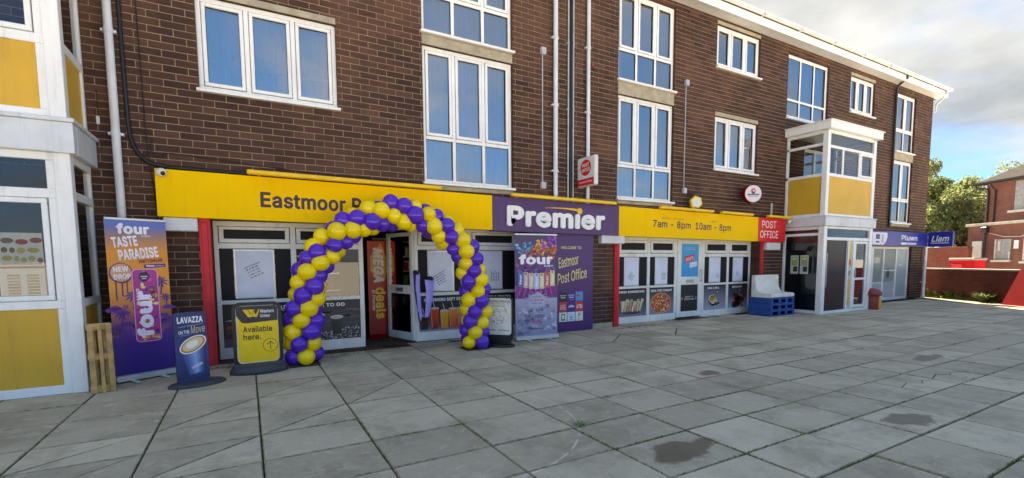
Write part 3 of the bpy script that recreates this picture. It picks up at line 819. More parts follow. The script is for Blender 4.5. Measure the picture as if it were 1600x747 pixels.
def coffee(a, W, H):
    a.vgrad(0, W, ((0, '#4a4a4e'), (H*.55, '#3a3a3e'), (H, '#26272c'))); a.layer()
    r = random.Random(3)
    for i in range(24):
        x, y = r.uniform(0, W), r.uniform(H*.35, H*.75); a.rect(max(0, x-.09), min(W, x+.09), y, y+.02, r.choice(('#505055', '#45454a', '#5a595c')))
    a.layer()
    for i in range(420):
        x = r.uniform(.02, W-.02); y = r.uniform(.01, H*.36*(.4+.6*x/W)); s = r.uniform(.008, .014)
        a.ell(x, y, s, s*.65, r.choice(('#1d1a1c', '#2a2628', '#cfcdd6', '#e2e1ea', '#3a3437', '#b5b3bd')), 6, r.uniform(0, 3))
    a.layer()
    for cx, y0, hgt in ((W*.30, .17, .25), (W*.60, .10, .27)):
        a.poly([(cx-.062, y0), (cx+.062, y0), (cx+.098, y0+hgt), (cx-.098, y0+hgt)], None, ['#1c1e24', '#2a2c33', '#33363e', '#22252b'])
    a.layer()
    for cx, y0, hgt in ((W*.30, .17, .25), (W*.60, .10, .27)):
        a.ell(cx, y0, .062, .014, '#1c1e24'); a.ell(cx, y0+hgt, .10, .032, '#e6e4e2')
    a.layer()
    for cx, y0, hgt in ((W*.30, .17, .25), (W*.60, .10, .27)): a.ell(cx, y0+hgt-.004, .088, .024, '#b9b3b0')
    a.text('COFFEE TO GO', W*.03, W*.74, H-.105, H-.045, CH, .03)
def essentials(a, W, H):
    a.vgrad(0, W, ((0, '#6c6c78'), (.12, '#3c3d47'), (H*.6, '#23242a'), (H, '#1a1b20'))); a.layer()
    a.rect(.0, W, 0, .13, '#5a5f70'); a.layer()
    for i, (y, c) in enumerate(((.13, '#4a2c26'), (.20, '#6d3d2d'), (.27, '#8a5a44'), (.34, '#5a342b'))):
        a.poly([(.03, y), (.36, y+.01), (.35, y+.065), (.05, y+.06)], c)
    a.poly([(.02, .40), (.30, .46), (.42, .44), (.36, .37)], '#dcd9d6'); a.layer()
    a.ell(.66, .22, .16, .12, '#8c7a60'); a.layer(); a.ell(.66, .24, .12, .08, '#b79b73')
    a.text('EVERYDAY ESSENTIALS', .12, W-.1, H-.105, H-.045, CH, .03)
def drinks(a, W, H):
    a.vgrad(0, W, ((0, '#8d94a2'), (.1, '#4d515b'), (H*.5, '#2b2d33'), (H, '#1c1d22'))); a.layer()
    dr = ((.10, .26, '#2a1614', '#3a1f1c'), (.30, .38, '#8e1d16', '#e8481f'), (.66, .36, '#d8431e', '#ee9436'), (.49, .33, '#e88a16', '#e2b52c'), (.82, .36, '#b93526', '#e0a06a'), (1.0, .32, '#191416', '#241c1d'), (1.2, .34, '#c9501d', '#eaaa3a'), (1.42, .3, '#3c1514', '#5a201c'), (1.65, .34, '#7c1a1a', '#c33a28'), (1.85, .28, '#5b8a2b', '#9cc04a'))
    for x, h, c0, c1 in dr:
        if x+.08 > W: continue
        a.poly([(x-.065, .04), (x+.065, .04), (x+.085, h+.04), (x-.085, h+.04)], None, [c0, c0, c1, c1]); a.layer()
        a.ell(x, h+.04, .085, .022, '#c9c4c0', 14); a.line(x+.01, h+.03, x-.03, h+.17, .012, '#d5d3d6')
        a.line(x-.05, .07, x-.066, h, .012, '#d9a58a' if h > .3 else '#5a4a48'); a.layer()
    a.text('REFRESHING SOFT DRINKS', .10, .98, H-.105, H-.045, CH, .03)
def snacks(a, W, H):
    a.vgrad(0, W, ((0, '#6a6c76'), (H*.6, '#2f3138'), (H, '#1c1d22'))); a.layer()
    r = random.Random(9)
    for i in range(9): a.ell(.08+.1*i, .16+.03*(i % 3), .07, .09, r.choice(('#8a5a34', '#b0834c', '#6d3b2a', '#c29a5b')), 14, .3*i)
    a.layer(); a.text('CRISPS & SNACKS', .2, W-.1, H-.105, H-.045, CH, .03)
for d, x0, x1 in ((essentials, -.345, .61), (coffee, .69, 1.64), (drinks, 2.66, 3.64), (snacks, 3.71, 4.655)):
    printed_panel(sf, x0, x1, .171, .824, YS+.018, d)

# open door, hinged at the right jamb, swung into the shop
th = math.radians(108)
fr = F((2.585, YS+.03, 0), (math.cos(th), math.sin(th), 0))
mb = MB()
for a, b, c, d in ((0, .82, .02, .16), (0, .82, 1.90, 1.97), (0, .085, .16, 1.90), (.735, .82, .16, 1.90), (.085, .735, .86, 1.02)): mb.bbox(a, b, c, d, -.025, .025, .006, lambda a_, b_, c_: fr(a_, b_, c_))
door = mb.build('door', 'upvc_shop', flats)
p = MB(); p.face([fr(.085, .16, 0), fr(.735, .16, 0), fr(.735, .86, 0), fr(.085, .86, 0)]); p.face([fr(.085, 1.02, 0), fr(.735, 1.02, 0), fr(.735, 1.9, 0), fr(.085, 1.9, 0)]); p.build('pane', 'glass_shop', door)
p = MB(); p.box(.30, .52, .90, .97, .025, .032, fr); p.box(.30, .52, .90, .97, -.032, -.025, fr); p.build('letter_plate', 'steel', door)
p = MB(); p.tube([fr(.77, .8, .06), fr(.77, 1.15, .06)], .014); p.tube([fr(.77, .82, 0), fr(.77, .82, .06)], .01); p.tube([fr(.77, 1.13, 0), fr(.77, 1.13, .06)], .01); p.build('handle', 'black_plastic', door)

# shop interior: floor, ceiling, walls
mb = MB(); mb.mat('mat_brown'); mb.box(-.8, 12.6, YS-.04, 6.4, -.01, .008); mb.mat('interior_dark'); mb.box(-.8, 12.6, YS+.05, 6.4, 2.3, 2.4); mb.box(-.8, 12.6, 6.3, 6.4, 0, 2.4)
for x in (-.9, 5.4, 12.6): mb.box(x, x+.1, .31, 6.4, 0, 2.4)
mb.build('shop_interior', None, flats)

YR = .25                                                         # right shop
mb = MB()
for z0, z1 in ((.0, .15), (.795, .85), (1.52, 1.60), (1.90, 2.0)):
    frame_bar(mb, 7.035, 9.13, z0, z1, YR); frame_bar(mb, 10.06, 11.998, z0, z1, YR)
for x0, x1 in ((7.035, 7.26), (8.15, 8.24), (9.06, 9.14), (10.055, 10.14), (11.02, 11.10), (11.93, 11.998)):
    frame_bar(mb, x0, x1, .151, 1.97, YR-.003, .07)
bays = ((7.26, 8.15), (8.24, 9.06), (10.14, 11.02), (11.10, 11.93))
for x0, x1 in bays:
    for (a, b, c, d) in ((x0+.01, x1-.01, 1.61, 1.68), (x0+.01, x1-.01, 1.84, 1.895), (x0+.01, x0+.08, 1.68, 1.84), (x1-.08, x1-.01, 1.68, 1.84)):
        frame_bar(mb, a, b, c, d, YR-.014, .05, .005)
frame_bar(mb, 9.141, 10.054, 1.94, 2.0, YR)
sr = mb.build('shop_window', 'upvc_shop', flats)
for i, (x0, x1) in enumerate(bays):
    glz(sr, x0+.07, x1-.07, 1.67, 1.85, YR+.012); glz(sr, x0, x1, .85, 1.52, YR+.02)
    panel(sr, x0+.07, x1-.07, 1.675, 1.845, YR+.010)
    panel(sr, x0, x0+(x1-x0)*.2, .85, 1.52, YR+.017); panel(sr, x1-(x1-x0)*.27, x1, .85, 1.52, YR+.017)
for (x0, x1), lb, ln in zip(bays, ('framed pale poster above the fresh sandwiches picture', 'framed pale poster above the pizza picture', 'framed pale poster just right of the blue door poster', 'framed pale poster in the window beside the white bench'),
                        ((.24, .2, .9, .7), (.3, .18, 0, .7), (.36, .16, .7, .5), (.22, .22, 1.3, .5))):
    paper(x0+(x1-x0)*.21, x1-(x1-x0)*.28, .86, 1.51, YR+.012, lb, ln)

def sandwich(a, W, H):
    a.vgrad(0, W, ((0, '#7c7b86'), (.15, '#5d5d68'), (H*.55, '#34353d'), (H, '#1b1c21'))); a.layer()
    a.ell(W*.5, .10, .30, .05, '#3f2c45'); a.layer()
    a.poly([(.12, .20), (.36, .26), (.38, .38), (.10, .36)], '#c6b7a0'); a.layer()
    r = random.Random(5)
    for i in range(8):
        x = .12 + .075*i
        a.poly([(x, .13), (x+.06, .10), (x+.13+.03*(i % 3), .34+.05*(i % 2)), (x+.05+.03*(i % 3), .36+.05*(i % 2))], r.choice(('#d8c5a3', '#b79c74', '#e3d6bd', '#8e6f4e'))); a.layer()
        a.line(x+.06, .12, x+.12, .34, .014, r.choice(('#a34a3d', '#6d8a3f', '#cfa05c', '#7a3a4e'))); a.layer()
    a.text('FRESH SANDWICHES', W*.05, W*.92, H-.10, H-.045, CH, .03)
def pizza(a, W, H):
    a.vgrad(0, W, ((0, '#8b8a96'), (H*.6, '#55565f'), (H, '#202126'))); a.layer()
    a.poly([(0, .0), (.10, 0), (.02, H*.8), (0, H*.8)], '#8d8b93'); a.layer()
    cx, cy = W*.48, .265
    a.ell(cx, cy, .345, .25, '#c99a5a', 30, 0, .02); a.layer(); a.ell(cx, cy, .315, .225, '#c5452a', 30, 0, .03); a.layer()
    r = random.Random(2)
    for i in range(110):
        t_, q = r.uniform(0, 6.28), math.sqrt(r.random())*.9
        a.ell(cx+.31*q*math.cos(t_), cy+.22*q*math.sin(t_), r.uniform(.012, .034), r.uniform(.01, .024), r.choice(('#e8d9b0', '#e9d2a0', '#b8281c', '#d9512f', '#5f7d2e', '#e0a94c', '#f1e6cc')), 8, r.uniform(0, 3)); 
        if i % 10 == 0: a.layer()
    a.layer(); a.line(cx, cy, cx+.32, cy+.06, .012, '#6d4a3a'); a.text('MEAL FOR TONIGHT', W*.06, W*.92, H-.10, H-.045, CH, .03)
def saladbox(a, W, H):
    a.vgrad(0, W, ((0, '#a2a8bb'), (H*.55, '#6f7486'), (H, '#24252c'))); a.layer()
    a.ell(.38, .22, .17, .12, '#2a2c33', 24, -.4); a.layer(); a.ell(.37, .27, .15, .11, '#e0d7b9', 24, -.4); a.layer(); a.ell(.37, .30, .12, .10, '#d0a24a', 20, .3, .06); a.layer()
    r = random.Random(6)
    for i in range(26): a.ell(.37+r.gauss(0, .06), .30+r.gauss(0, .05), .025, .018, r.choice(('#e6cf6a', '#d77f2a', '#7b6a2b', '#efe0a6')), 8)
    for i in range(20): a.ell(.55+r.gauss(0, .05), .16+r.gauss(0, .04), .028, .022, r.choice(('#c5767a', '#e3c1bd', '#8b4a4c', '#dcdde4')), 8)
    a.layer(); a.text('MAKE A MEAL', W*.18, W*.7, H-.10, H-.05, CH, .03)
def breakfast(a, W, H):
    a.vgrad(0, W, ((0, '#aab0c4'), (H*.5, '#555a69'), (H, '#1b1c22'))); a.layer()
    r = random.Random(8)
    a.ell(.45, .2, .30, .15, '#2a2226', 24, .5); a.layer()
    for i in range(55): a.ell(.45+r.gauss(0, .12), .27+r.gauss(0, .08), .05, .03, r.choice(('#8a4436', '#a85e4b', '#6a2c24', '#c08170', '#4a2420')), 8, r.uniform(0, 3))
    a.layer(); a.text('BREAKFAST', W*.22, W*.72, H-.10, H-.05, CH, .03)
for (x0, x1), d in zip(bays, (sandwich, pizza, saladbox, breakfast)): printed_panel(sr, x0, x1, .151, .794, YR+.018, d)

# white door of the right shop
mb = MB(); y = YR-.01
for a, b, c, d in ((9.15, 10.045, .03, .17), (9.15, 10.045, .83, 1.03), (9.15, 10.045, 1.84, 1.935), (9.15, 9.29, .17, .83), (9.905, 10.045, .17, .83), (9.15, 9.29, 1.03, 1.84), (9.905, 10.045, 1.03, 1.84)): mb.bbox(a, b, y, y+.05, c, d, .006)
dr2 = mb.build('door', 'upvc_shop', flats)
a = Art(F((9.29, y+.012, .17))); a.rect(0, .615, 0, .66, '#1b1c20'); a.layer(); a.text('PUSH TO', .17, .45, .34, .38, '#d6d6d8'); a.text('ORDER HERE', .13, .49, .28, .32, '#d6d6d8')
for x, s in ((.06, 1), (.555, -1)): a.ring(x, .32, .02, .03, '#c9c9cc', 14)
a.build('kick_panel', dr2, 'print')
a = Art(F((9.29, y+.012, 1.03))); a.vgrad(0, .615, ((0, '#1f9ad8'), (.81, '#27a9e6'))); a.layer()
fr_ = [(.10, .34), (.44, .40), (.46, .56), (.12, .50)]; a.poly(fr_, '#d9243a'); a.poly([(.30, .22), (.56, .26), (.57, .38), (.31, .34)], '#e6eef4'); a.layer()
a.text('JACK\'S', .14, .43, .40, .49, '#f2d7da', .04, 0, .17); a.text('now here', .34, .54, .27, .33, '#7fa9c9', .0, 0, .12); a.text('proudly serving', .16, .46, .70, .725, '#bfe3f5'); a.text('your neighbourhood', .12, .50, .66, .685, '#bfe3f5')
a.build('door_poster', dr2, 'print')
p = MB(); p.bbox(9.46, 9.74, y-.012, y+.0, .885, .955, .005); p.build('letter_plate', 'steel', dr2)
p = MB(); p.tube([(9.97, y-.06, .9), (9.97, y-.06, 1.2)], .014); p.tube([(9.97, y, .92), (9.97, y-.06, .92)], .01); p.tube([(9.97, y, 1.18), (9.97, y-.06, 1.18)], .01); p.build('handle', 'steel', dr2)

# far right shop (blue sign)
YB = .06; mb = MB()
for z0, z1 in ((.0, .09), (1.78, 1.86)): frame_bar(mb, 17.74, 20.85, z0, z1, YB)
for x0, x1 in ((17.74, 18.32), (18.98, 19.07), (19.88, 19.97), (20.76, 20.85)): frame_bar(mb, x0, x1, .091, 1.779, YB-.003, .07)
frame_bar(mb, 18.321, 18.979, .60, .64, YB+.004); frame_bar(mb, 19.071, 19.879, 1.02, 1.06, YB+.004)
sb = mb.build('shop_window', 'upvc_shop', flats)
for x0, x1 in ((18.32, 18.98), (19.07, 19.88), (19.97, 20.76)): glz(sb, x0, x1, .09, 1.78, YB+.03, 'glass_shop')
a = Art(F((18.32, YB+.024, .09))); a.vgrad(0, 2.44, ((0, '#b9c4c4'), (.55, '#aab6b4'), (.56, '#8c9890'), (1.69, '#7d897f'))); a.layer(); a.rect(1.66, 2.44, 0, 1.69, '#9fb0b2'); a.rect(.1, .5, 1.2, 1.4, '#c7c6a0'); a.rect(.95, 1.5, .9, .95, '#b5b8b0'); a.layer(); a.rect(1.0, 1.2, .7, 1.0, '#49474f'); a.rect(1.9, 2.1, 1.1, 1.16, '#d5d8d0'); a.build('frosted_film', sb, 'print')
mb = MB(); mb.box(17.6, 21.2, 2.6, 2.7, 0, 2.4); mb.box(17.6, 21.2, .14, 2.6, 2.2, 2.3); mb.box(17.6, 21.2, .12, 2.6, -.01, .006); mb.box(17.55, 17.6, .12, 2.7, 0, 2.4); mb.box(21.2, 21.25, .12, 2.7, 0, 2.4); mb.build('shop_interior', 'interior', flats)

# ================================================================== GLAZED BAYS
def bay(name, label, x0, x1, yf, levels, side):
    """levels: list of ('panel'|'glass', z0, z1, front divisions[x...]) ; bands: separate"""
    t = empty(name, ((x0+x1)/2, yf, 0), label, 'porch'); return t
def bar3(mb, xa, xb, ya, yb, za, zb): mb.bbox(xa, xb, ya, yb, za, zb, .006)

# ---- left bay, cut by the left edge of the picture
xf, yf, xl = -1.62, -.91, -4.3
lb = empty('glazed_porch', (-2.9, -.45, 0), 'white framed glazed porch with mustard panels at the left edge', 'porch')
for (x, y) in ((xf, yf),):
    mb = MB(); mb.bbox(xf-.14, xf, yf, yf+.12, 0, 2.64, .006); mb.bbox(xf-.14, xf, yf, yf+.12, 3.0, 5.1, .006); mb.bbox(xf-.14, xf, yf, yf+.12, 5.46, 7.2, .006); mb.build('corner_post', 'upvc', lb)
mb = MB(); mb.bbox(xl, xl+.14, yf, yf+.12, 0, 7.2, .006); mb.build('corner_post', 'upvc', lb)
mb = MB()
RA = [(0, .10), (.955, 1.045), (2.155, 2.255), (2.56, 2.64), (3.0, 3.09), (3.765, 3.865), (5.02, 5.10), (5.46, 5.55), (6.2, 6.3), (7.1, 7.2)]
for z0, z1 in RA: mb.bbox(xl+.14, xf-.14, yf+.02, yf+.09, z0, z1, .006)
zones = [(.10, .955), (1.045, 2.155), (2.255, 2.56), (3.09, 3.765), (3.865, 5.02), (5.55, 6.2), (6.3, 7.1)]
for z0, z1 in zones:
    for x in (xf-.21, -2.96, xl+.14): mb.bbox(x, x+.07, yf+.022, yf+.088, z0, z1, .006)
for z0, z1 in ((1.045, 2.155), (3.865, 5.02)):                    # opening sashes
    for a, b in ((-2.88, xf-.22),):
        for (p, q, c, d) in ((a, b, z0+.006, z0+.06), (a, b, z1-.06, z1-.006), (a, a+.05, z0+.06, z1-.06), (b-.05, b, z0+.06, z1-.06)): mb.bbox(p, q, yf+.008, yf+.07, c, d, .006)
mb.build('front_frame', 'upvc', lb)
mb = MB()
for z0, z1 in RA: mb.bbox(xf-.09, xf-.02, yf+.12, -.012, z0, z1, .006)
for z0, z1 in zones: mb.bbox(xf-.088, xf-.022, -.075, -.012, z0, z1, .006)
mb.build('side_frame', 'upvc', lb)
for z0, z1 in ((.10, .955), (3.09, 3.765), (5.55, 6.2)):
    for a, b in ((-2.89, xf-.21), (xl+.21, -2.96)):
        p = MB(); p.bbox(a, b, yf+.04, yf+.06, z0, z1, .003); p.build('infill_panel', 'mustard', lb)
    p = MB(); p.bbox(xf-.065, xf-.045, yf+.12, -.075, z0, z1, .003); p.build('infill_panel', 'mustard', lb)
for z0, z1 in ((1.045, 2.155), (2.255, 2.56), (3.865, 5.02), (6.3, 7.1)):
    for a, b in ((-2.89, xf-.21), (xl+.21, -2.96)):
        p = MB(); p.face([(a, yf+.05, z0), (b, yf+.052, z0), (b, yf+.05, z1), (a, yf+.048, z1)]); p.build('pane', 'glass_shop', lb, fixn=False)
    p = MB(); p.face([(xf-.055, yf+.12, z0), (xf-.055, -.075, z0), (xf-.055, -.075, z1), (xf-.055, yf+.12, z1)]); p.build('pane', 'glass_shop', lb, fixn=False)
for z0, z1 in ((2.64, 2.96), (5.10, 5.42)):
    p = MB(); p.bbox(xl-.04, xf+.05, yf-.05, yf+.10, z0, z1, .008); p.bbox(xf-.10, xf+.05, yf+.101, -.012, z0, z1, .008)
    p.bbox(xl-.06, xf+.075, yf-.075, yf+.12, z1+.001, z1+.045, .006); p.bbox(xf-.12, xf+.075, yf+.121, -.012, z1+.001, z1+.045, .006)
    p.bbox(xf-.115, xf+.056, yf-.056, yf-.051, z0-.004, z1-.002, .002)
    p.build('storey_band', 'grey_flashing', lb)
    p = MB(); p.box(xl, xf-.10, yf+.10, -.012, z0+.02, z0+.2); p.build('floor_slab', 'interior', lb)
mb = MB(); mb.box(xl-.02, xl, yf, -.012, 0, 7.2); mb.box(xl, xf-.1, -.06, -.02, 0, 2.6); mb.build('back_panel', 'interior_dark', lb)
mb = MB(); mb.bbox(xl-.05, xf+.06, yf-.06, -.012, 7.205, 7.218, .004); mb.build('porch_roof', 'upvc', lb)
for k, (xc, zc, lab) in enumerate(((-2.10, 1.60, 'colourful price poster in the left porch, upper right of the four'), (-2.10, 1.22, 'pale poster with two dark columns in the left porch, lower right'),
                           (-2.50, 1.60, 'colourful price poster in the left porch, upper left of the four'), (-2.50, 1.22, 'pale printed poster in the left porch, lower left of the four'))):
    t = empty('porch_poster', (xc, yf+.07, zc-.18), lab, 'poster', 'posters inside the left porch')
    a = Art(F((xc-.18, yf+.075, zc-.18))); r = random.Random(k+20)
    a.rect(0, .36, 0, .36, '#ffffff'); a.layer()
    if zc > 1.5:
        for y, c in ((.27, '#b9383e'), (.18, '#d8c93c'), (.08, '#c8bf4a')):
            x = .03
            while x < .31: l = r.uniform(.04, .11); a.ell(x+l/2, y+r.uniform(-.015, .015), l/2, .03, c if r.random() < .7 else '#7b5a50', 10); x += l+.01
        a.rect(.02, .34, .02, .035, '#c25a5a')
    else:
        for x in (.06, .21):
            for y in range(8): a.rect(x, x+.1, .05+y*.032, .07+y*.032, r.choice(('#6d6f70', '#8d9a60', '#5a5a5c', '#a5885a')))
    a.build('sheet', t, 'print_cards')

# ---- right bay
x0, x1, yf = 13.0, 15.5, -1.1
rb = empty('glazed_porch', (14.25, -.5, 0), 'white framed two storey glazed porch with mustard panels and projecting roof at right', 'porch')
for x in (x0, x1-.15):
    mb = MB(); mb.bbox(x, x+.15, yf, yf+.15, 0, 2.30, .008); mb.bbox(x+.01, x+.14, yf+.01, yf+.14, 2.55, 4.72, .008); mb.build('corner_post', 'upvc', rb)
mb = MB()
for z0, z1 in ((2.55, 2.63), (3.58, 3.66), (4.30, 4.37), (4.66, 4.74)): mb.bbox(x0+.14, x1-.14, yf+.03, yf+.09, z0, z1, .006)
for xx in (13.78, 14.62): mb.bbox(xx, xx+.07, yf+.032, yf+.088, 3.66, 4.30, .006)
for a_, b_ in ((14.69, 15.36),):
    for (p, q, c, d) in ((a_, b_, 3.665, 3.72), (a_, b_, 4.24, 4.295), (a_, a_+.05, 3.72, 4.24), (b_-.05, b_, 3.72, 4.24)): mb.bbox(p, q, yf+.015, yf+.07, c, d, .006)
mb.build('front_frame', 'upvc', rb)
for xx in (x0+.03, x1-.09):
    mb = MB()
    for z0, z1 in ((2.55, 2.63), (3.58, 3.66), (4.36, 4.43), (4.66, 4.74)): mb.bbox(xx, xx+.06, yf+.14, -.012, z0, z1, .006)
    mb.bbox(xx, xx+.06, -.08, -.012, 2.63, 4.66, .006)
    mb.bbox(xx, xx+.06, yf+.15, -.012, 0, .08, .006); mb.bbox(xx, xx+.06, yf+.15, -.012, 2.06, 2.13, .006); mb.bbox(xx, xx+.06, yf+.15, -.012, 2.22, 2.30, .006); mb.bbox(xx, xx+.06, -.08, -.012, .08, 2.06, .006)
    mb.build('side_frame', 'upvc', rb)
    p = MB(); p.bbox(xx+.02, xx+.04, yf+.14, -.08, 2.63, 3.58, .003); p.build('infill_panel', 'mustard', rb)
    for z0, z1 in ((3.66, 4.36), (4.43, 4.66), (.08, 2.06), (2.13, 2.22)):
        p = MB(); p.face([(xx+.03, -.08, z0), (xx+.03, yf+.14, z0), (xx+.03, yf+.14, z1), (xx+.03, -.08, z1)]); p.build('pane', 'glass_shop', rb, fixn=False)
p = MB(); p.bbox(x0+.14, x1-.14, yf+.05, yf+.07, 2.63, 3.58, .003); p.build('infill_panel', 'mustard', rb)
for a_, b_, c_, d_ in ((13.14, 13.78, 3.66, 4.30), (13.85, 14.62, 3.66, 4.30), (14.74, 15.31, 3.72, 4.24), (13.14, 15.36, 4.37, 4.66), (13.15, 15.35, 2.02, 2.24)): glz(rb, a_, b_, c_, d_, yf+.06)
mb = MB(); mb.bbox(x0-.05, x1+.05, yf-.05, -.012, 2.302, 2.545, .008); mb.bbox(x0-.07, x1+.07, yf-.07, yf+.3, 2.5455, 2.565, .004); mb.build('storey_band', 'grey_flashing', rb)
mb = MB(); mb.bbox(x0-.08, x1+.10, yf-.09, -.012, 4.742, 4.93, .008); mb.mat('roof_felt'); mb.bbox(x0-.11, x1+.13, yf-.12, -.012, 4.931, 4.955, .004)
mb.mats = ['upvc', 'roof_felt']; mb.build('porch_roof', None, rb)
mb = MB(); mb.bbox(x0+.151, x1-.151, yf+.02, yf+.10, 1.94, 2.02, .006); mb.bbox(x0+.151, x1-.151, yf+.02, yf+.10, 2.24, 2.30, .006); mb.bbox(x0+.151, x1-.151, yf+.02, yf+.10, 0, .07, .006)
mb.bbox(14.27, 14.33, yf+.022, yf+.10, .07, 1.94, .006); mb.bbox(14.56, 14.62, yf+.022, yf+.10, .07, 1.94, .006)
mb.build('entrance_frame', 'upvc', rb)
mb = MB(); mb.bbox(13.17, 14.25, yf+.06, yf+.10, .07, 1.94, .004); mb.build('dark_door', 'black_plastic', rb)
p = MB(); p.bbox(13.25, 13.27, yf+.03, yf+.06, .7, 1.6, .004); p.build('door_handle', 'steel', rb)
a = Art(F((14.33, yf+.06, .07))); a.rect(0, .23, 0, 1.87, '#c9c9bd'); a.layer(); a.rect(.04, .2, .1, .82, '#d5b352'); a.rect(.04, .2, 1.15, 1.8, '#d8c15c'); a.layer(); a.rect(.03, .2, 1.2, 1.36, '#d2602c'); a.rect(.05, .2, .92, 1.05, '#8f9296'); a.build('side_panel', rb, 'print')
mb = MB()
for (p, q, c, d) in ((14.64, 15.33, .09, .17), (14.64, 15.33, 1.86, 1.93), (14.64, 14.71, .17, 1.86), (15.26, 15.33, .17, 1.86), (14.71, 15.26, .86, .92)): mb.bbox(p, q, yf+.03, yf+.08, c, d, .006)
dr = mb.build('door', 'upvc', rb)
for c_, d_ in ((.17, .86), (.92, 1.86)): glz(dr, 14.71, 15.26, c_, d_, yf+.06)
p = MB(); p.box(14.66, 14.69, yf+.0, yf+.03, .95, 1.15); p.build('handle', 'steel', dr)
mb = MB(); mb.box(x0+.1, x1-.1, -.06, -.03, 0, 2.3); mb.box(x0+.1, x1-.1, yf+.12, -.06, -.01, .012); mb.build('lobby_lining', 'interior_dark', rb)
# inner window and door of the upper landing, set in the brick behind
mb = MB()
for a_, b_, c_, d_ in ((13.92, 15.08, 2.78, 2.86), (13.92, 15.08, 4.5, 4.58), (13.92, 14.0, 2.86, 4.5), (14.46, 14.54, 2.86, 4.5), (15.0, 15.08, 2.86, 4.5)): mb.bbox(a_, b_, .03, .09, c_, d_, .006)
f = mb.build('window', 'upvc', flats)
for a_, b_ in ((14.0, 14.46), (14.54, 15.0)): glz(f, a_, b_, 2.86, 4.5, .06, 'glass')
for k, y in enumerate((-.62, -.36)):
    lab = ('nearer of two notices in the side of the right porch', 'notice beside the red post office sign, in the right porch side')[k]
    t = empty('notice', (x0+.02, y, 1.05), lab, 'notice', 'notices in the right porch side')
    a = Art(F((x0+.022, y+.11, 1.05), (0, -1, 0))); a.rect(0, .22, 0, .5, '#b9bdb4'); a.layer(); a.rect(.03, .19, .22, .46, '#8f9a6a'); a.rect(.08, .19, .06, .2, '#33363a'); a.layer(); a.rect(.05, .17, .38, .43, '#c8cf9a'); a.build('sheet', t, 'print_cards')

# ================================================================== FASCIA SIGNS
def zf(x): return -.0098*(x+.98)                                 # the signs follow the street's slight fall
def fascia(name, label, x0, x1, mat, zb=2.055, zt=2.67, y0=-.02, y1=-.165, trim=None):
    t = empty(name, ((x0+x1)/2, y1, zb+zf((x0+x1)/2)), label, 'sign')
    a, b = zf(x0), zf(x1); e = .004
    vs = [(x0, y0, zb+a), (x1, y0, zb+b), (x1, y0, zt+b), (x0, y0, zt+a), (x0, y1+e, zb+a), (x1, y1+e, zb+b), (x1, y1+e, zt+b), (x0, y1+e, zt+a),
          (x0+e, y1, zb+a+e), (x1-e, y1, zb+b+e), (x1-e, y1, zt+b-e), (x0+e, y1, zt+a-e)]
    mb = MB(); mb.mesh(vs, [(3, 2, 1, 0), (0, 1, 5, 4), (1, 2, 6, 5), (2, 3, 7, 6), (3, 0, 4, 7), (4, 5, 9, 8), (5, 6, 10, 9), (6, 7, 11, 10), (7, 4, 8, 11), (8, 9, 10, 11)])
    mb.build('sign_panel', mat, t, fixn=False)
    fr = F((x0, y1-.001, zb+a), (x1-x0, 0, b-a), (0, 0, 1)); return t, fr
def trough(t, x0, x1, z, y=-.30):
    mb = MB(); fr = F((x0, y, z+zf(x0)), (x1-x0, 0, zf(x1)-zf(x0)), (0, 0, 1)); L = x1-x0
    mb.bbox(0, L, -.03, .03, -.045, .045, .012, fr)
    o = mb.build('trough_light', 'yellow_bar', t)
    mb = MB(); n = max(2, int(L/1.0))
    for k in range(n): q = .15+(L-.3)*k/(n-1); mb.box(q-.015, q+.015, -.03, .0, -.14, -.045, fr)
    mb.build('bracket', 'yellow_bar', o)
DK = '#3a1a3a'
sy, fr = fascia('fascia_sign', 'long yellow shop sign reading Eastmoor Post behind the balloon arch', -.98, 3.90, 'yellow_sign')
a = Art(fr); a.text('Eastmoor Post', 1.19, 2.98, .185, .405, DK, .028); a.build('lettering', sy); trough(sy, .06, 2.88, 2.70)
sp, fr = fascia('fascia_sign', 'purple shop sign reading Premier in large white letters', 3.905, 6.895, 'purple_sign', 2.04, 2.66, y1=-.168)
# raised letters
def raised(t, fr, s, x0, x1, y0, y1, d, mat, bold=.03):
    cu = bpy.data.curves.new('t', 'FONT'); cu.body = s; cu.resolution_u = 4; cu.extrude = .5; cu.space_character = 1+bold*1.5
    if FONT: cu.font = FONT
    ob = bpy.data.objects.new('t', cu); me = ob.to_mesh(); v = [tuple(q.co) for q in me.vertices]; f = [tuple(q.vertices) for q in me.polygons]
    ob.to_mesh_clear(); bpy.data.objects.remove(ob); bpy.data.curves.remove(cu)
    ax, bx = min(q[0] for q in v)-bold, max(q[0] for q in v)+bold; ay, by = min(q[1] for q in v)-bold, max(q[1] for q in v)+bold
    mb = MB()
    for k, (ox, oy) in enumerate(bold_shifts(bold)):
        mb.mesh([fr(x0+(q[0]+ox-ax)/(bx-ax)*(x1-x0), y0+(q[1]+oy-ay)/(by-ay)*(y1-y0), (d+.0002*k)*(q[2]+.5)) for q in v], f)
    return mb.build('lettering', mat, t)
raised(sp, fr, 'Premıer', .28, 2.58, .095, .475, .03, 'upvc', .04)
mb = MB(); sw = []
for k in range(15):
    q = k/14; sw.append((1.12+.78*q, .475+.02*math.sin(q*2.2)-.02*q*q, .004+.018*q**1.3))
up_ = [(x, y+h) for x, y, h in sw]; dn = [(x, y-h) for x, y, h in sw][::-1]
mb.prism(up_ + dn, 0, .022, fr); mb.prism([(1.93+.062*math.cos(k*.314), .455+.062*math.sin(k*.314)) for k in range(20)], 0, .032, fr)
mb.build('swoosh', 'yellow_bar', sp); trough(sp, 4.22, 6.68, 2.69)
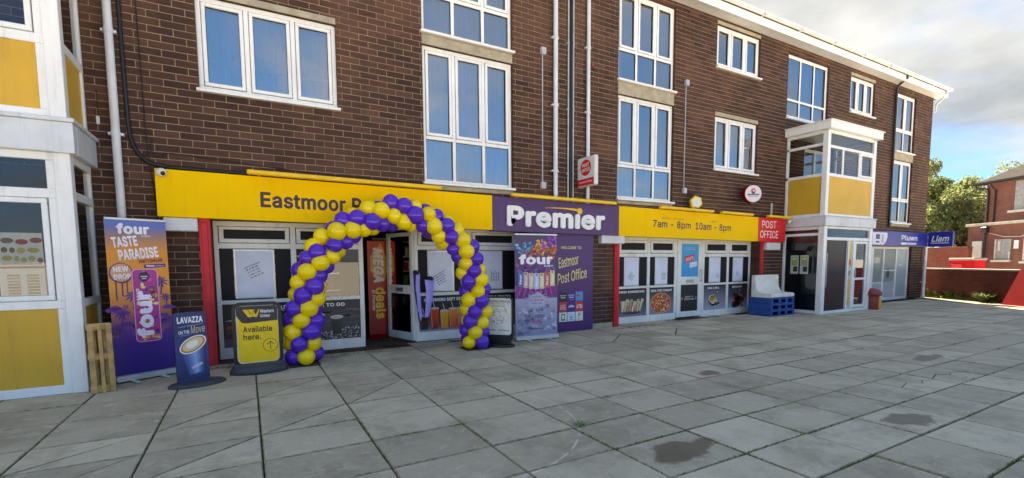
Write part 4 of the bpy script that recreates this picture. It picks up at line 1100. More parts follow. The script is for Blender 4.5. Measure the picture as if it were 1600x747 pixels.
sh, fr = fascia('fascia_sign', 'yellow shop sign with opening hours 7am - 8pm and 10am - 8pm', 6.90, 11.66, 'yellow_sign', 2.04, 2.665)
for tx, q in (('7am - 8pm', (.98, 2.20, .185, .385, DK, .018)), ('10am - 8pm', (2.36, 3.66, .18, .385, DK, .018)), ('MONDAY - SATURDAY', (1.25, 1.98, .415, .455, '#8a6d1e', 0)), ('SUNDAY', (2.86, 3.12, .41, .45, '#8a6d1e', 0))):
    a = Art(fr); a.text(tx, *q); a.build('lettering', sh)
trough(sh, 7.95, 9.70, 2.69); trough(sh, 10.0, 11.2, 2.69)
sr_, fr = fascia('fascia_sign', 'red sign reading POST OFFICE in white capitals on the shop fascia', 11.665, 12.86, 'red_sign', 2.04, 2.665, y1=-.17)
for tx, q in (('POST', (.15, .76, .36, .55)), ('OFFICE', (.08, .86, .10, .29))):
    a = Art(fr); a.text(tx, *q, '#f4f2f2', .0); a.build('lettering', sr_)
trough(sr_, 11.9, 12.95, 2.70, -.26)
sbb = empty('fascia_sign', (19.7, -.15, 1.87), 'long dark blue shop sign with a white emblem at its left end', 'sign')
mb = MB(); mb.bbox(17.68, 21.70, -.15, -.012, 1.87, 2.36, .006); mb.build('sign_panel', 'blue_sign', sbb)
bf = F((17.68, -.151, 1.87)); a = Art(bf); a.poly([(.0, .04), (.75, .04), (.92, .14), (1.0, .30), (.98, .44), (.0, .44)], '#d9dbe8'); a.layer(); a.rect(.22, .48, .22, .38, '#2b3578'); a.rect(.24, .46, .1, .16, '#2b3578'); a.rect(.62, .72, .1, .38, '#9aa0c8'); a.build('emblem', sbb)
a = Art(bf); a.text('Pluwn', 2.0, 3.2, .20, .38, '#dfe1ee', .02); a.build('lettering', sbb)
a = Art(bf); a.rect(2.0, 2.35, .06, .13, '#dfe1ee'); a.rect(2.36, 3.15, .06, .13, '#b9bede'); a.build('lettering', sbb)

for t_, xs, col in ((sy, (.66, 2.28), 'yellow_bar'), (sh, (8.48, 10.07), 'yellow_bar')):
    for x in xs:
        p = MB(); z = 2.05+zf(x); p.box(x-.002, x+.002, -.1662, -.164, z-.002, z+.61); p.build('panel_joint', col, t_)
# blue sign projecting at the far corner
t = empty('projecting_sign', (21.78, -.4, 1.85), 'dark blue projecting sign at the far corner of the block', 'sign')
mb = MB(); mb.bbox(21.72, 21.84, -.86, -.16, 1.86, 2.40, .01); mb.build('sign_box', 'blue_sign', t)
a = Art(F((21.718, -.16, 1.86), (0, -1, 0))); a.text('Liam', .10, .60, .18, .40, '#e4e6f0', .02, .25); a.rect(.08, .60, .12, .15, '#c9cce0'); a.build('lettering', t)
mb = MB(); mb.tube([(21.78, -.18, 2.2), (21.78, -.005, 2.2)], .02); mb.build('bracket', 'steel', t)

# post office projecting sign
t = empty('projecting_sign', (5.93, -.3, 2.9), 'white projecting sign with red round post office badge above the purple sign', 'sign')
mb = MB(); mb.bbox(5.88, 5.98, -.60, -.05, 2.90, 3.47, .02); mb.build('sign_box', 'box_white', t)
a = Art(F((5.878, -.05, 2.90), (0, -1, 0))); a.rect(.02, .53, .02, .55, '#dcdcd8'); a.layer(); a.rect(.02, .53, .02, .15, '#d81f2b'); a.ell(.275, .36, .165, .155, '#d81f2b', 28); a.layer()
a.text('POST', .17, .38, .375, .445, '#f3f0f0', .02, 0, .1); a.text('OFFICE', .145, .405, .28, .35, '#f3f0f0', .02, 0, .1); a.text('Bureau de Change', .07, .48, .06, .11, '#f0d5d7', .02); a.build('face', t)
mb = MB(); mb.tube([(5.93, -.05, 3.3), (5.93, .0, 3.3)], .03); mb.tube([(5.93, -.05, 3.05), (5.93, .0, 3.05)], .03); mb.build('bracket', 'steel', t)

# round sign
t = empty('projecting_sign', (11.1, -.1, 2.88), 'round white drum sign with a red globe and red rim above the opening hours', 'sign')
d = Vector((-.45, -.89, 0)).normalized(); c = Vector((11.16, -.30, 3.09))
mb = MB(); mb.lathe([(.20, -.10), (.225, -.09), (.225, .04), (.215, .05)], c, d, 32); mb.build('drum', 'red_paint', t)
fr = F(c+d*.052, (-d.y, d.x, 0)); a = Art(fr); a.ell(0, 0, .21, .21, '#d8dade', 32); a.layer(); a.ell(-.0, .065, .06, .07, '#c8344a', 20); a.rect(-.15, .15, -.035, -.005, '#3c4658'); a.rect(-.12, .12, -.07, -.055, '#7b8492'); a.layer(); a.ell(.008, .075, .025, .03, '#eec6cc', 12); a.ell(0, .025, .035, .02, '#35323c', 12); a.build('face', t)
mb = MB(); mb.tube([c-d*.1, (11.2, 0, 3.09)], .025); mb.build('bracket', 'steel', t)

# hexagonal flood lamp on the sign
t = empty('flood_lamp', (9.22, -.3, 2.62), 'small hexagonal amber lamp standing on the opening hours sign', 'lamp')
d = Vector((-.35, -.93, 0)).normalized(); c = Vector((9.20, -.22, 2.78))
mb = MB(); mb.lathe([(.06, -.14), (.15, -.08), (.165, 0), (.155, .02)], c, d, 6, False); mb.build('housing', 'yellow_bar', t)
mb = MB(); mb.lathe([(.125, .018), (.12, .028)], c, d, 6, False); mb.build('lens', 'tub_white', t)
mb = MB(); mb.box(9.15, 9.25, -.26, -.18, 2.56, 2.66); mb.build('bracket', 'black_plastic', t)

# cctv
for (x, y, z, lab) in ((-.90, -.16, 2.62, 'white dome camera on the left end of the yellow sign'), (12.93, -.2, 2.47, 'white camera on the right end of the red post office sign')):
    t = empty('security_camera', (x, y, z), lab, 'camera', 'security cameras on the signs')
    mb = MB(); mb.lathe([(.055, 0), (.06, .02), (.055, .05), (.045, .07), (.03, .085)], (x, y, z), (-.2, -1, -.1), 16); mb.build('housing', 'tub_white', t)
    mb = MB(); mb.lathe([(.028, .07), (.027, .09), (.018, .10), (.004, .105)], (x, y, z), (.2, -1, -.25), 12); mb.build('lens', 'black_plastic', t)

# conduit with junction boxes, cables
def jbox(x, z0, z1, lab):
    t = empty('conduit_run', (x, -.02, z0), lab, 'conduit')
    mb = MB(); mb.tube([(x, -.02, z0), (x, -.02, z1)], .012); mb.build('conduit', 'pipe_thin', t)
    for z in (z0, z1): p = MB(); p.bbox(x-.055, x+.055, -.08, -.009, z-.065, z+.065, .01); p.build('junction_box', 'pipe_thin', t)
jbox(5.07, 2.90, 5.40, 'grey conduit between two boxes left of the white downpipes')
jbox(9.0, 3.06, 5.50, 'grey conduit between two boxes right of the tall windows')
def cable(pts, r, lab, name='cable', mat='cable'):
    mb = MB(); o = Vector(pts[0]); P = []
    for i in range(len(pts)-1):
        p0, p1, p2, p3 = (Vector(pts[max(i-1, 0)]), Vector(pts[i]), Vector(pts[i+1]), Vector(pts[min(i+2, len(pts)-1)]))
        for k in range(5):
            q = k/5; P.append(.5*((2*p1) + (-p0+p2)*q + (2*p0-5*p1+4*p2-p3)*q*q + (-p0+3*p1-3*p2+p3)*q**3))
    P.append(Vector(pts[-1])); mb.tube(P, r, 6)
    return tag(mb.build(name, mat, None, tuple(o)), lab, 'cable')
cable([(-1.24, -.03, 7.15), (-1.25, -.03, 4.9), (-1.24, -.03, 3.4), (-1.21, -.03, 3.0), (-1.1, -.03, 2.80), (-.92, -.03, 2.73), (-.4, -.03, 2.71), (2.5, -.03, 2.70)], .026, 'thick black cable bundle bending along the top of the yellow sign')
cable([(-1.0, -.02, 3.08), (-1.02, -.02, 2.93), (-.97, -.02, 2.83), (-.9, -.02, 2.86), (-.84, -.02, 2.90), (-.4, -.02, 2.88), (.8, -.02, 2.80), (2.0, -.02, 2.78), (4.4, -.02, 2.74)], .007, 'thin black looped cable on the brick above the yellow sign')
cable([(9.03, -.02, 3.02), (9.6, -.02, 2.98), (10.5, -.02, 2.97), (11.3, -.02, 2.95), (12.35, -.02, 2.93)], .011, 'dark cable running behind the round drum sign')
cable([(12.42, -.02, 2.6), (12.42, -.02, 2.8), (12.42, -.02, 2.95)], .03, 'short grey pipe stub above the red post office sign', 'pipe_stub', 'pipe_thin')
cable([(-1.08, -.02, 4.9), (-1.07, -.02, 3.9), (-1.06, -.02, 3.0), (-1.02, -.02, 2.4), (-1.0, -.02, 1.98)], .006, 'thin dark wire running straight down the brick by the left downpipe')
t = empty('alarm_box', (6.27, -.03, 5.3), 'tiny orange fitting on the brick beside the right downpipe', 'fitting')
mb = MB(); mb.bbox(6.235, 6.295, -.05, -.009, 5.34, 5.41, .01); mb.build('cover', 'red_bollard', t); mb = MB(); mb.tube([(6.3, -.03, 5.33), (6.33, -.03, 5.27)], .008); mb.build('stub', 'black_plastic', t)
t = empty('bell_box', (-1.45, -.02, 3.5), 'tiny white wall fitting between left porch and white downpipe', 'fitting')
mb = MB(); mb.bbox(-1.55, -1.515, -.04, -.009, 3.18, 3.28, .006); mb.build('cover', 'box_white', t); mb = MB(); mb.tube([(-1.53, -.02, 3.29), (-1.53, -.02, 3.6)], .005); mb.build('wire', 'cable', t)

# purple welcome board
t = empty('welcome_board', (5.4, -.04, 0), 'tall purple board reading Welcome to Eastmoor Post Office beside the brick pier', 'board')
mb = MB(); mb.bbox(4.725, 6.31, -.05, -.012, .0, 2.035, .004); mb.build('board', 'purple_board', t)
Y = '#ecd98a'; wf = F((4.725, -.051, 0))
for q in (('WELCOME TO', .76, 1.27, 1.68, 1.735, Y, .01), ('Eastmoor', .69, 1.21, 1.33, 1.54, Y, .008, .35, .17), ('Post Office', .66, 1.42, 1.03, 1.25, Y, .008, .35, .17)):
    a = Art(wf); a.text(*q); a.build('lettering', t)
r = random.Random(4)
for i, cc in enumerate(('#2a1c36', '#3a2a78', '#2f97d6', '#d3303c', '#2a2a86', '#d33a40', '#dfe6e2', '#ccd8e8', '#dfe2da')):
    a = Art(wf); x = .72+.205*(i % 3); y = .62-.205*(i//3); a.rect(x, x+.19, y, y+.19, cc); a.layer()
    if i == 0: a.rect(x+.02, x+.17, y+.11, y+.13, '#b8a98a'); a.rect(x+.04, x+.15, y+.07, y+.085, '#d8d5d8')
    if i == 1: a.rect(x+.02, x+.17, y+.10, y+.14, '#9a86cc'); a.rect(x+.04, x+.16, y+.07, y+.085, '#e6d9ef'); a.rect(x+.06, x+.16, y+.02, y+.05, '#8a45b5')
    if i == 2: a.poly([(x+.02, y+.08), (x+.12, y+.1), (x+.12, y+.14), (x+.02, y+.13)], '#d9405a')
    if i == 3: a.text('POST', x+.03, x+.16, y+.10, y+.14, '#f3d4d4'); a.text('OFFICE', x+.02, x+.17, y+.04, y+.09, '#f3d4d4')
    if i == 4: a.rect(x+.02, x+.17, y+.08, y+.11, '#d9dcf0'); a.ell(x+.09, y+.11, .04, .02, '#d9dcf0', 10)
    if i == 5: a.text('ATM', x+.02, x+.17, y+.05, y+.13, '#f7dcd8', .03)
    if i == 6: a.rrect(x+.05, x+.14, y+.03, y+.16, .03, '#3b4a48'); a.layer(); a.rrect(x+.065, x+.125, y+.05, y+.14, .02, '#cfe6cf'); a.rect(x+.04, x+.15, y+.02, y+.045, '#2f8a4a')
    if i == 7: a.poly([(x+.05, y+.12), (x+.09, y+.08), (x+.14, y+.14), (x+.12, y+.06), (x+.08, y+.05)], '#5a86b4'); a.rect(x+.05, x+.14, y+.025, y+.035, '#4a5a70')
    if i == 8: a.rect(x+.07, x+.085, y+.06, y+.16, '#4a5048'); a.ring(x+.1, y+.13, .015, .03, '#6d8a4a', 12); a.rect(x+.03, x+.16, y+.025, y+.035, '#55585a')
    a.build('logo_tile', t)

# ================================================================== BALLOON ARCH
PTS = [(.65, .02), (.655, .43), (.69, .78), (.72, 1.02), (.76, 1.2), (.84, 1.41), (.95, 1.6), (1.07, 1.74), (1.21, 1.87), (1.5, 2.04), (1.79, 2.14), (2.09, 2.18), (2.35, 2.14), (2.67, 1.99), (2.95, 1.78), (3.14, 1.53), (3.23, 1.22), (3.27, .85), (3.26, .54), (3.24, .23), (3.24, .02)]
P3 = [Vector((x, -.62-.15*(x-.65)/2.6, z)) for x, z in PTS]
arch = empty('balloon_arch', (1.95, -.7, 0), 'arch of purple and yellow balloons in spiral stripes around the open shop door', 'balloon arch')
dense = []
for i in range(len(P3)-1):
    p0, p1, p2, p3 = P3[max(i-1, 0)], P3[i], P3[i+1], P3[min(i+2, len(P3)-1)]
    for k in range(20):
        q = k/20; dense.append(.5*((2*p1) + (-p0+p2)*q + (2*p0-5*p1+4*p2-p3)*q*q + (-p0+3*p1-3*p2+p3)*q**3))
dense.append(P3[-1])
cum = [0]
for a_, b_ in zip(dense, dense[1:]): cum.append(cum[-1]+(b_-a_).length)
def along(s):
    for i in range(len(cum)-1):
        if cum[i+1] >= s:
            q = (s-cum[i])/max(1e-6, cum[i+1]-cum[i]); return dense[i].lerp(dense[i+1], q), (dense[min(i+6, len(dense)-1)]-dense[max(i-6, 0)]).normalized()
    return dense[-1], (dense[-1]-dense[-8]).normalized()
bal = {}
for cname in ('balloon_purple', 'balloon_yellow'):
    mb = MB(); rr = .127; prof = []
    for k in range(1, 13):
        a_ = math.pi*k/13; zc = -math.cos(a_)*rr; rad = math.sin(a_)*rr*(1.0 + .02*math.cos(a_)); prof.append((rad, zc*1.06 if zc < 0 else zc))
    prof = [(.010, -.165), (.016, -.158), (.012, -.148)] + prof + [(.002, rr)]
    mb.lathe(prof, (0, 0, 0), (0, 0, 1), 18)
    ob = mb.build('balloon', cname, arch); bal[cname] = ob.data
    for v_ in ob.data.vertices: v_.co += org(arch)
    bpy.data.objects.remove(ob)
L = cum[-1]; nl = 34; side = Vector((0, 1, 0)); cnt = 0
for i in range(nl):
    s = .11 + (L-.22)*i/(nl-1); p, tn = along(s)
    e1 = tn.cross(side).normalized(); e2 = tn.cross(e1).normalized()
    for k in range(4):
        ang = math.radians(45*i + 90*k + 200 + R.gauss(0, 5))
        dv = e1*math.cos(ang) + e2*math.sin(ang); sc = R.uniform(.88, 1.07)
        c = p + dv*.140*R.uniform(.9, 1.08) + Vector((R.gauss(0, .011), R.gauss(0, .011), R.gauss(0, .011)))
        if c.z < .122: c.z = .122 + R.uniform(0, .01)
        o = link('balloon', bal['balloon_purple' if k % 2 == 0 else 'balloon_yellow'], arch, c)
        o.rotation_euler = dv.to_track_quat('Z', 'Y').to_euler(); o.scale = (sc*R.uniform(.96, 1.03), sc*R.uniform(.96, 1.03), sc*R.uniform(.97, 1.08)); cnt += 1
for x, y in ((.65, -.62), (3.24, -.77)):
    mb = MB(); mb.bbox(x-.2, x+.2, y-.17, y+.17, 0.002, .02, .005); mb.build('base_plate', 'mat_brown', arch)
mb = MB(); mb.tube(dense[::10], .012); mb.build('pole', 'tub_white', arch)
mb = MB(); mb.tube([(.42, -.55, .78), (.62, -.5, .86), (.82, -.4, .93)], .004); mb.tube([(.42, -.55, .78), (.36, -.5, .80), (.38, -.52, .72)], .004); mb.build('tie_cord', 'tub_white', arch)

# ================================================================== THINGS ON THE FORECOURT
# ---- roll-up banners
def rollup(t, p0, p1, H, art):
    p0, p1 = Vector(p0), Vector(p1); u = (p1-p0).normalized(); W = (p1-p0).length
    fr = F(p0, u, Vector((0, 0, 1)) + Vector((-u.y, u.x, 0))*.01)
    mb = MB(); mb.prism(rrect(-.01, W+.01, .018, .085, .02), -.07, .05, fr); mb.build('cassette', 'alu', t)
    for q in (W*.25, W*.75):
        mb = MB(); mb.bbox(q-.025, q+.025, .0, .02, -.20, .20, .008, fr); mb.build('foot', 'alu', t)
    mb = MB(); mb.tube([fr(W/2, .08, -.03), fr(W/2, H, -.03)], .012); mb.build('support_pole', 'alu', t)
    mb = MB(); mb.bbox(0, W, H-.025, H+.005, -.012, .012, .006, fr); mb.build('top_rail', 'alu', t)
    mb = MB(); n = 8
    vs = []; fs = []
    for i in range(n+1):
        for j in range(9): vs.append(fr(W*i/n, .085+(H-.1)*j/8, -.004))
    for i in range(n):
        for j in range(8): fs.append((i*9+j, (i+1)*9+j, (i+1)*9+j+1, i*9+j+1))
    mb.mesh(vs, fs, True); mb.build('sheet', 'tub_white', t)
    a = Art(fr, .0, .0006); art(a, W, H); a.build('print', t)
def palm(a, x, y, s, col):
    a.line(x, y-s*1.0, x+s*.08, y, s*.10, col)
    for k in range(9):
        an = k*.698+.2; a.poly([(x, y), (x+s*.30*math.cos(an-.25), y+s*.30*math.sin(an-.25)), (x+s*.62*math.cos(an), y+s*.5*math.sin(an)-s*.12), (x+s*.26*math.cos(an+.3), y+s*.26*math.sin(an+.3))], col)
def four_logo(a, x0, x1, y0, y1, col, sub=True):
    a.text('four', x0, x1, y0, y1, col, .045)
    if sub: a.text('loko', x0+(x1-x0)*.74, x1+.01, y0-(y1-y0)*.22, y0-.003, col, .01, .3)
def art1(a, W, H):
    a.vgrad(0, W, ((.085, '#2a1480'), (.45, '#3b1a8e'), (.62, '#5b2a8e'), (.85, '#b5653f'), (1.15, '#ee9a2f'), (1.6, '#e8922c'), (1.78, '#a07a72'), (1.90, '#5a70ba'), (H, '#5a78c8'))); a.layer()
    r = random.Random(11)
    for i in range(26): a.ell(r.uniform(.02, W-.02), r.uniform(.55, .95), r.uniform(.03, .09), r.uniform(.02, .04), r.choice(('#5c2a8a', '#7a3a80', '#8c4a70')), 9, 0, .3)
    a.layer()
    for x, y, s in ((.10, .85, .16), (.22, 1.05, .16), (.52, 1.22, .17), (.57, 1.02, .12), (.06, .66, .15)): palm(a, x, y, s, '#4c2382')
    a.layer(); a.ell(.125, 1.33, .118, .125, '#4c2382', 26, 0, .03); a.rect(.06, .075, 1.0, 1.25, '#4c2382'); a.rect(.12, .135, 1.05, 1.25, '#4c2382'); a.rect(.17, .182, 1.08, 1.25, '#4c2382'); a.layer()
    a.ell(.125, 1.335, .104, .11, '#d99f72', 26); a.layer(); a.text('NEW', .05, .20, 1.345, 1.41, '#f1ecf4', .03, 0, .06); a.text('DROP', .05, .22, 1.255, 1.32, '#f1ecf4', .03, 0, .06)
    four_logo(a, .11, .44, 1.80, 1.93, '#efeaf6')
    a.text('TASTE', .055, .31, 1.645, 1.775, '#f3eef6', .035, 0, .12); a.text('PARADISE', .11, .52, 1.50, 1.635, '#f3eef6', .035, 0, .12)
    a.text('PARTYINACAN', .31, .56, 1.455, 1.50, '#7c2a56', .03, 0, .1); a.layer(); a.poly([(.36, 1.385), (.59, 1.40), (.59, 1.44), (.36, 1.43)], '#43207e'); a.layer(); a.rect(.38, .47, 1.405, 1.42, '#e6def2'); a.rect(.48, .57, 1.408, 1.418, '#b9a7dc')
    # can
    a.layer(); a.rrect(.225, .495, .465, 1.375, .05, '#d9a3c4'); a.layer(); a.rrect(.235, .485, .475, 1.365, .045, '#b3328f'); a.layer()
    for i in range(44):
        x, y = r.uniform(.26, .46), r.uniform(.50, 1.32); a.ell(x, y, r.uniform(.012, .034), r.uniform(.012, .034), r.choice(('#e6c53c', '#d6a82e', '#e04a9a', '#7a2a92', '#c23ba0', '#efd87a')), 9, 0, .2)
    a.layer(); a.ell(.35, 1.28, .052, .065, '#2a1c38', 16, 0, .08); a.layer(); a.rect(.315, .385, 1.275, 1.29, '#cfc6dc'); a.rect(.325, .375, 1.25, 1.262, '#cfc6dc')
    a.text('four', .335-.30, .335+.37-.08, .72, .90, '#f1eaf8', .05, 0, math.pi/2); a.text('HAWAII', .275-.09, .275+.09, 1.03, 1.06, '#f1eaf8', .03, 0, math.pi/2); a.text('loko', .42-.08, .42+.08, 1.05, 1.11, '#2a1c38', .01, .3, math.pi/2)
def art2(a, W, H):
    a.vgrad(0, W, ((.085, '#8f93b5'), (.5, '#9a9ec0'), (.76, '#a8aac8'), (.77, '#6d2a78'), (1.0, '#8a2a8a'), (1.02, '#2f2149'), (1.4, '#4a2f66'), (1.75, '#4a3a6a'), (H, '#3a3458'))); a.layer()
    r = random.Random(21)
    for (cx, cy, cc, n) in ((.22, 1.66, ('#2f8ed0', '#3aa6e0', '#2b6fb4', '#7cc3ea'), 34), (.52, 1.68, ('#e8a93a', '#f0c24a', '#d8862e', '#efd694'), 34), (.74, 1.62, ('#dc6a34', '#e08a3a', '#b8482e'), 22), (.35, 1.57, ('#b8503a', '#7a3a5a', '#d8743c'), 18), (.72, 1.8, ('#a23fc0', '#8a3aa8', '#c46ad8'), 18), (.2, 1.28, ('#7a3aa0', '#a83a98', '#5a3a90'), 22), (.6, 1.27, ('#6a3a90', '#2f6fb4', '#b03a9a'), 20)):
        for i in range(n): a.ell(min(W-.04, max(.04, cx+r.gauss(0, .075))), min(H-.06, cy+r.gauss(0, .055)), r.uniform(.015, .05), r.uniform(.012, .035), r.choice(cc), 8, r.uniform(0, 3), .25)
        a.layer()
    four_logo(a, .07, .76, 1.38, 1.56, '#f2eef8'); a.layer()
    for i in range(14): a.line(.03+.06*i, .78, .12+.048*i, .98, .02, ('#c043b4', '#5f2370')[i % 2])
    a.layer(); cols = ('#3a66c0', '#c9a6a0', '#cfc2b4', '#b9c3ea', '#d6c79a', '#d0606a', '#d9cf9a')
    for i, cc in enumerate(cols):
        x = .05+.108*i; y0 = .98-.05*math.sin(math.pi*i/6); a.rrect(x, x+.10, y0, y0+.29, .02, cc); a.layer(); a.text('four', x+.05-.09, x+.05+.09, y0+.11, y0+.155, '#f5f2fa', .03, 0, math.pi/2); a.ell(x+.05, y0+.26, .016, .016, '#4a4458', 8)
    a.layer(); a.ell(W*.5, .72, .2, .15, '#b4b4d2', 26, 0, .16)
    for k in range(16):
        an = k*.393; a.poly([(W*.5+.15*math.cos(an-.08), .72+.11*math.sin(an-.08)), (W*.5+.29*math.cos(an), .72+.2*math.sin(an)), (W*.5+.15*math.cos(an+.08), .72+.11*math.sin(an+.08))], '#b4b4d2')
    a.layer(); a.text('TASTE AND', .32, .52, .775, .81, '#6a6a90', .02); a.text('ADVENTURE', .28, .56, .71, .75, '#cc4a7c', .03); a.text('EVERY TIME', .31, .53, .655, .685, '#6a6a90', .02)
    for i in range(60): a.ell(r.uniform(.05, W-.05), r.uniform(.13, .62), r.uniform(.02, .08), r.uniform(.01, .035), r.choice(('#bfc1da', '#7d82a6', '#a9abc8', '#6d7296', '#c8c9e0')), 9, r.uniform(-.6, .6), .3)
    a.layer(); a.text('Freedom', .26, .58, .40, .48, '#55588a', .0, .1); a.ring(.36, .345, .012, .024, '#d0486a', 14); a.ring(.45, .345, .012, .026, '#d0486a', 14); a.ring(.53, .345, .008, .018, '#9a8ab0', 12); a.rect(.26, .58, .205, .218, '#4d5078'); a.rect(.03, .16, .115, .13, '#4d5078')
t = empty('rollup_banner', (-1.14, -.47, 0), 'orange and purple roll-up banner with palms and a drinks can, beside the left porch', 'banner')
rollup(t, (-1.43, -.62, 0), (-.875, -.34, 0), 1.99, art1)
t = empty('rollup_banner', (4.6, -.56, 0), 'roll-up banner with a row of cans and grey camouflage base, before the purple board', 'banner')
rollup(t, (4.17, -.52, 0), (5.02, -.60, 0), 1.93, art2)

# ---- pallet leaning at the left porch
t = empty('wooden_pallet', (-1.47, -1.0, 0), 'broken pale wooden pallet on end between left porch and orange banner', 'pallet')
fr = F((-1.56, -1.07, 0), (.96, .28, 0), (-.06, .06, 1))       # a across, b up, c toward the camera
for z in (.0, .365, .70):                                         # bearers with knuckled ends
    mb = MB(); mb.bbox(-.005, .215, z, z+.08, -.10, .0, .012, fr); mb.build('bearer', 'wood_pallet', t)
for a_, w_, h_ in ((.0, .05, .765), (.088, .035, .78), (.160, .05, .77)):
    mb = MB(); mb.bbox(a_, a_+w_, .0, h_, .001, .02, .003, fr); mb.build('board', 'wood_pallet', t)
for a_, w_ in ((.01, .07), (.14, .07)):
    mb = MB(); mb.bbox(a_, a_+w_, .01, .76, -.122, -.101, .003, fr); mb.build('board', 'wood_pallet', t)
for z in (.02, .385, .72):
    mb = MB(); mb.bbox(.0, .2, z, z+.05, -.32, -.123, .006, fr); mb.build('block', 'wood_pallet', t)

# ---- coffee sign with oval foot
def oval(mb, c, rx, ry, h, ang, n=32):
    cs, sn = math.cos(ang), math.sin(ang); pr = [(1, 0), (1, h*.4), (.93, h*.8), (.8, h)]; vs = []; fs = []
    for s, z in pr:
        for k in range(n):
            a_ = 2*math.pi*k/n; x, y = rx*s*math.cos(a_), ry*s*math.sin(a_); vs.append((c[0]+x*cs-y*sn, c[1]+x*sn+y*cs, c[2]+z))
    for i in range(len(pr)-1):
        for k in range(n): fs.append((i*n+k, i*n+(k+1) % n, (i+1)*n+(k+1) % n, (i+1)*n+k))
    fs += [tuple(range(n-1, -1, -1)), tuple((len(pr)-1)*n+k for k in range(n))]; mb.mesh(vs, fs, True)
t = empty('pavement_sign', (-.58, -1.15, 0), 'navy coffee pavement sign with a tilted cup on a grey oval foot', 'sign')
mb = MB(); oval(mb, (-.57, -1.16, .0), .30, .19, .045, .35); mb.build('foot', 'dark_base', t)
fr = F((-.765, -1.21, .03), (.94, .34, 0), (.0, .06, 1)); W, H = .335, .84
mb = MB(); mb.prism(rrect(0, W, 0, H, .045, 5), -.012, .012, fr); mb.build('sign_panel', 'black_plastic', t)
a = Art(fr, .0125); pts = rrect(.002, W-.002, .002, H-.002, .044, 5); a.poly(pts, '#172a66'); a.layer()
a.vgrad(.0, W, ((.05, '#12225a'), (.4, '#1c357c'), (.7, '#14275f'))); a.layer()
a.text('LAVAZZA', .04, .30, .71, .785, '#eef0f4', .04); a.layer(); a.line(.05, .665, .12, .672, .005, '#9fb0d8'); a.line(.13, .674, .21, .682, .012, '#7f92c4'); a.line(.22, .684, .30, .692, .005, '#9fb0d8')
a.text('ON THE', .045, .155, .585, .625, '#e6e9f0', .02, 0, .08); a.text('Move', .165, .315, .585, .675, '#e0c99a', -.003, .35, .1); a.line(.05, .565, .16, .572, .004, '#9fb0d8'); a.layer()
TL, TR, BL_, BR_ = (.052, .375), (.312, .525), (.125, .075), (.288, .10)
cc = ('#24407e', '#4a6bb0', '#8fabe0', '#3f5fa4', '#101d44'); qs = (0, .22, .5, .78, 1)
for k in range(4):
    tp0 = [TL[i]+(TR[i]-TL[i])*qs[k] for i in (0, 1)]; tp1 = [TL[i]+(TR[i]-TL[i])*qs[k+1] for i in (0, 1)]; b0 = [BL_[i]+(BR_[i]-BL_[i])*qs[k] for i in (0, 1)]; b1 = [BL_[i]+(BR_[i]-BL_[i])*qs[k+1] for i in (0, 1)]
    a.poly([b0, b1, tp1, tp0], None, [cc[k], cc[k+1], cc[k+1], cc[k]])
a.ell(.207, .088, .082, .022, '#22386f', 20, .15); a.layer()
a.ell(.182, .452, .152, .088, '#f4efe4', 28, .52); a.layer(); a.ell(.182, .452, .138, .076, '#b5854f', 28, .52); a.layer(); a.ell(.180, .455, .118, .062, '#e3c79a', 24, .52); a.layer(); a.ell(.172, .455, .07, .038, '#f6ecda', 20, .45, .08)
a.text('LAVAZZA', .15, .27, .185, .215, '#e6e9f2', .04, 0, .38); a.build('print', t)

# ---- yellow pavement sign
t = empty('pavement_sign', (.1, -.82, 0), 'black framed yellow pavement sign reading Western Union Available here', 'sign')
mb = MB(); oval(mb, (.09, -.80, 0), .345, .20, .10, .03); mb.bbox(-.22, .40, -.86, -.76, .02, .13, .03); mb.build('foot', 'dark_base', t)
fr = F((-.20, -.82, .06), (1, .02, 0), (0, .03, 1)); W, H = .58, .87
outer = rrect(0, W, 0, H, .10, 6); inner = rrect(.04, W-.04, .06, H-.04, .07, 6); n = len(outer)
mb = MB(); vs = [fr(x, y, c_) for c_ in (-.02, .02) for x, y in outer] + [fr(x, y, c_) for c_ in (-.02, .02) for x, y in inner]; fs = []
for k in range(n):
    q = (k+1) % n; fs += [(k, q, n+q, n+k), (2*n+k, 3*n+k, 3*n+q, 2*n+q), (n+k, n+q, 3*n+q, 3*n+k), (k, 2*n+k, 2*n+q, q)]
mb.mesh(vs, fs); mb.build('frame', 'black_plastic', t)
mb = MB(); mb.prism(rrect(.045, W-.045, .065, H-.045, .066, 6), -.008, .006, fr); mb.build('sign_panel', 'tub_white', t)
a = Art(fr, .0068); a.poly(rrect(.048, W-.048, .07, H-.05, .062, 6), '#eadb9a'); a.layer(); a.poly(rrect(.062, W-.05, .085, H-.05, .06, 6), '#f6cc0a'); a.layer()
tp = H-.05; a.poly([(.05, tp-.03), (.08, tp), (W-.08, tp), (W-.05, tp-.03), (W-.05, tp-.20), (.16, tp-.225), (.11, tp-.215), (.05, tp-.12)], '#25242a'); a.layer()
for x in (.125, .185): a.poly([(x, tp-.045), (x+.055, tp-.045), (x+.09, tp-.115), (x+.125, tp-.045), (x+.135, tp-.045), (x+.105, tp-.145), (x+.06, tp-.145)], '#f1c60c')
a.text('Western', .325, .49, tp-.095, tp-.05, '#e9e9ea', .02); a.text('Union', .325, .44, tp-.155, tp-.11, '#e9e9ea', .02)
a.text('Available', .12, .46, .475, .555, '#3b341c', .02); a.text('here.', .12, .325, .375, .45, '#3b341c', .02)
a.ring(.43, .29, .083, .089, '#3b341c', 30); a.line(.43, .235, .43, .34, .008, '#3b341c'); a.line(.43, .34, .39, .30, .008, '#3b341c'); a.line(.43, .34, .47, .30, .008, '#3b341c'); a.build('print', t)

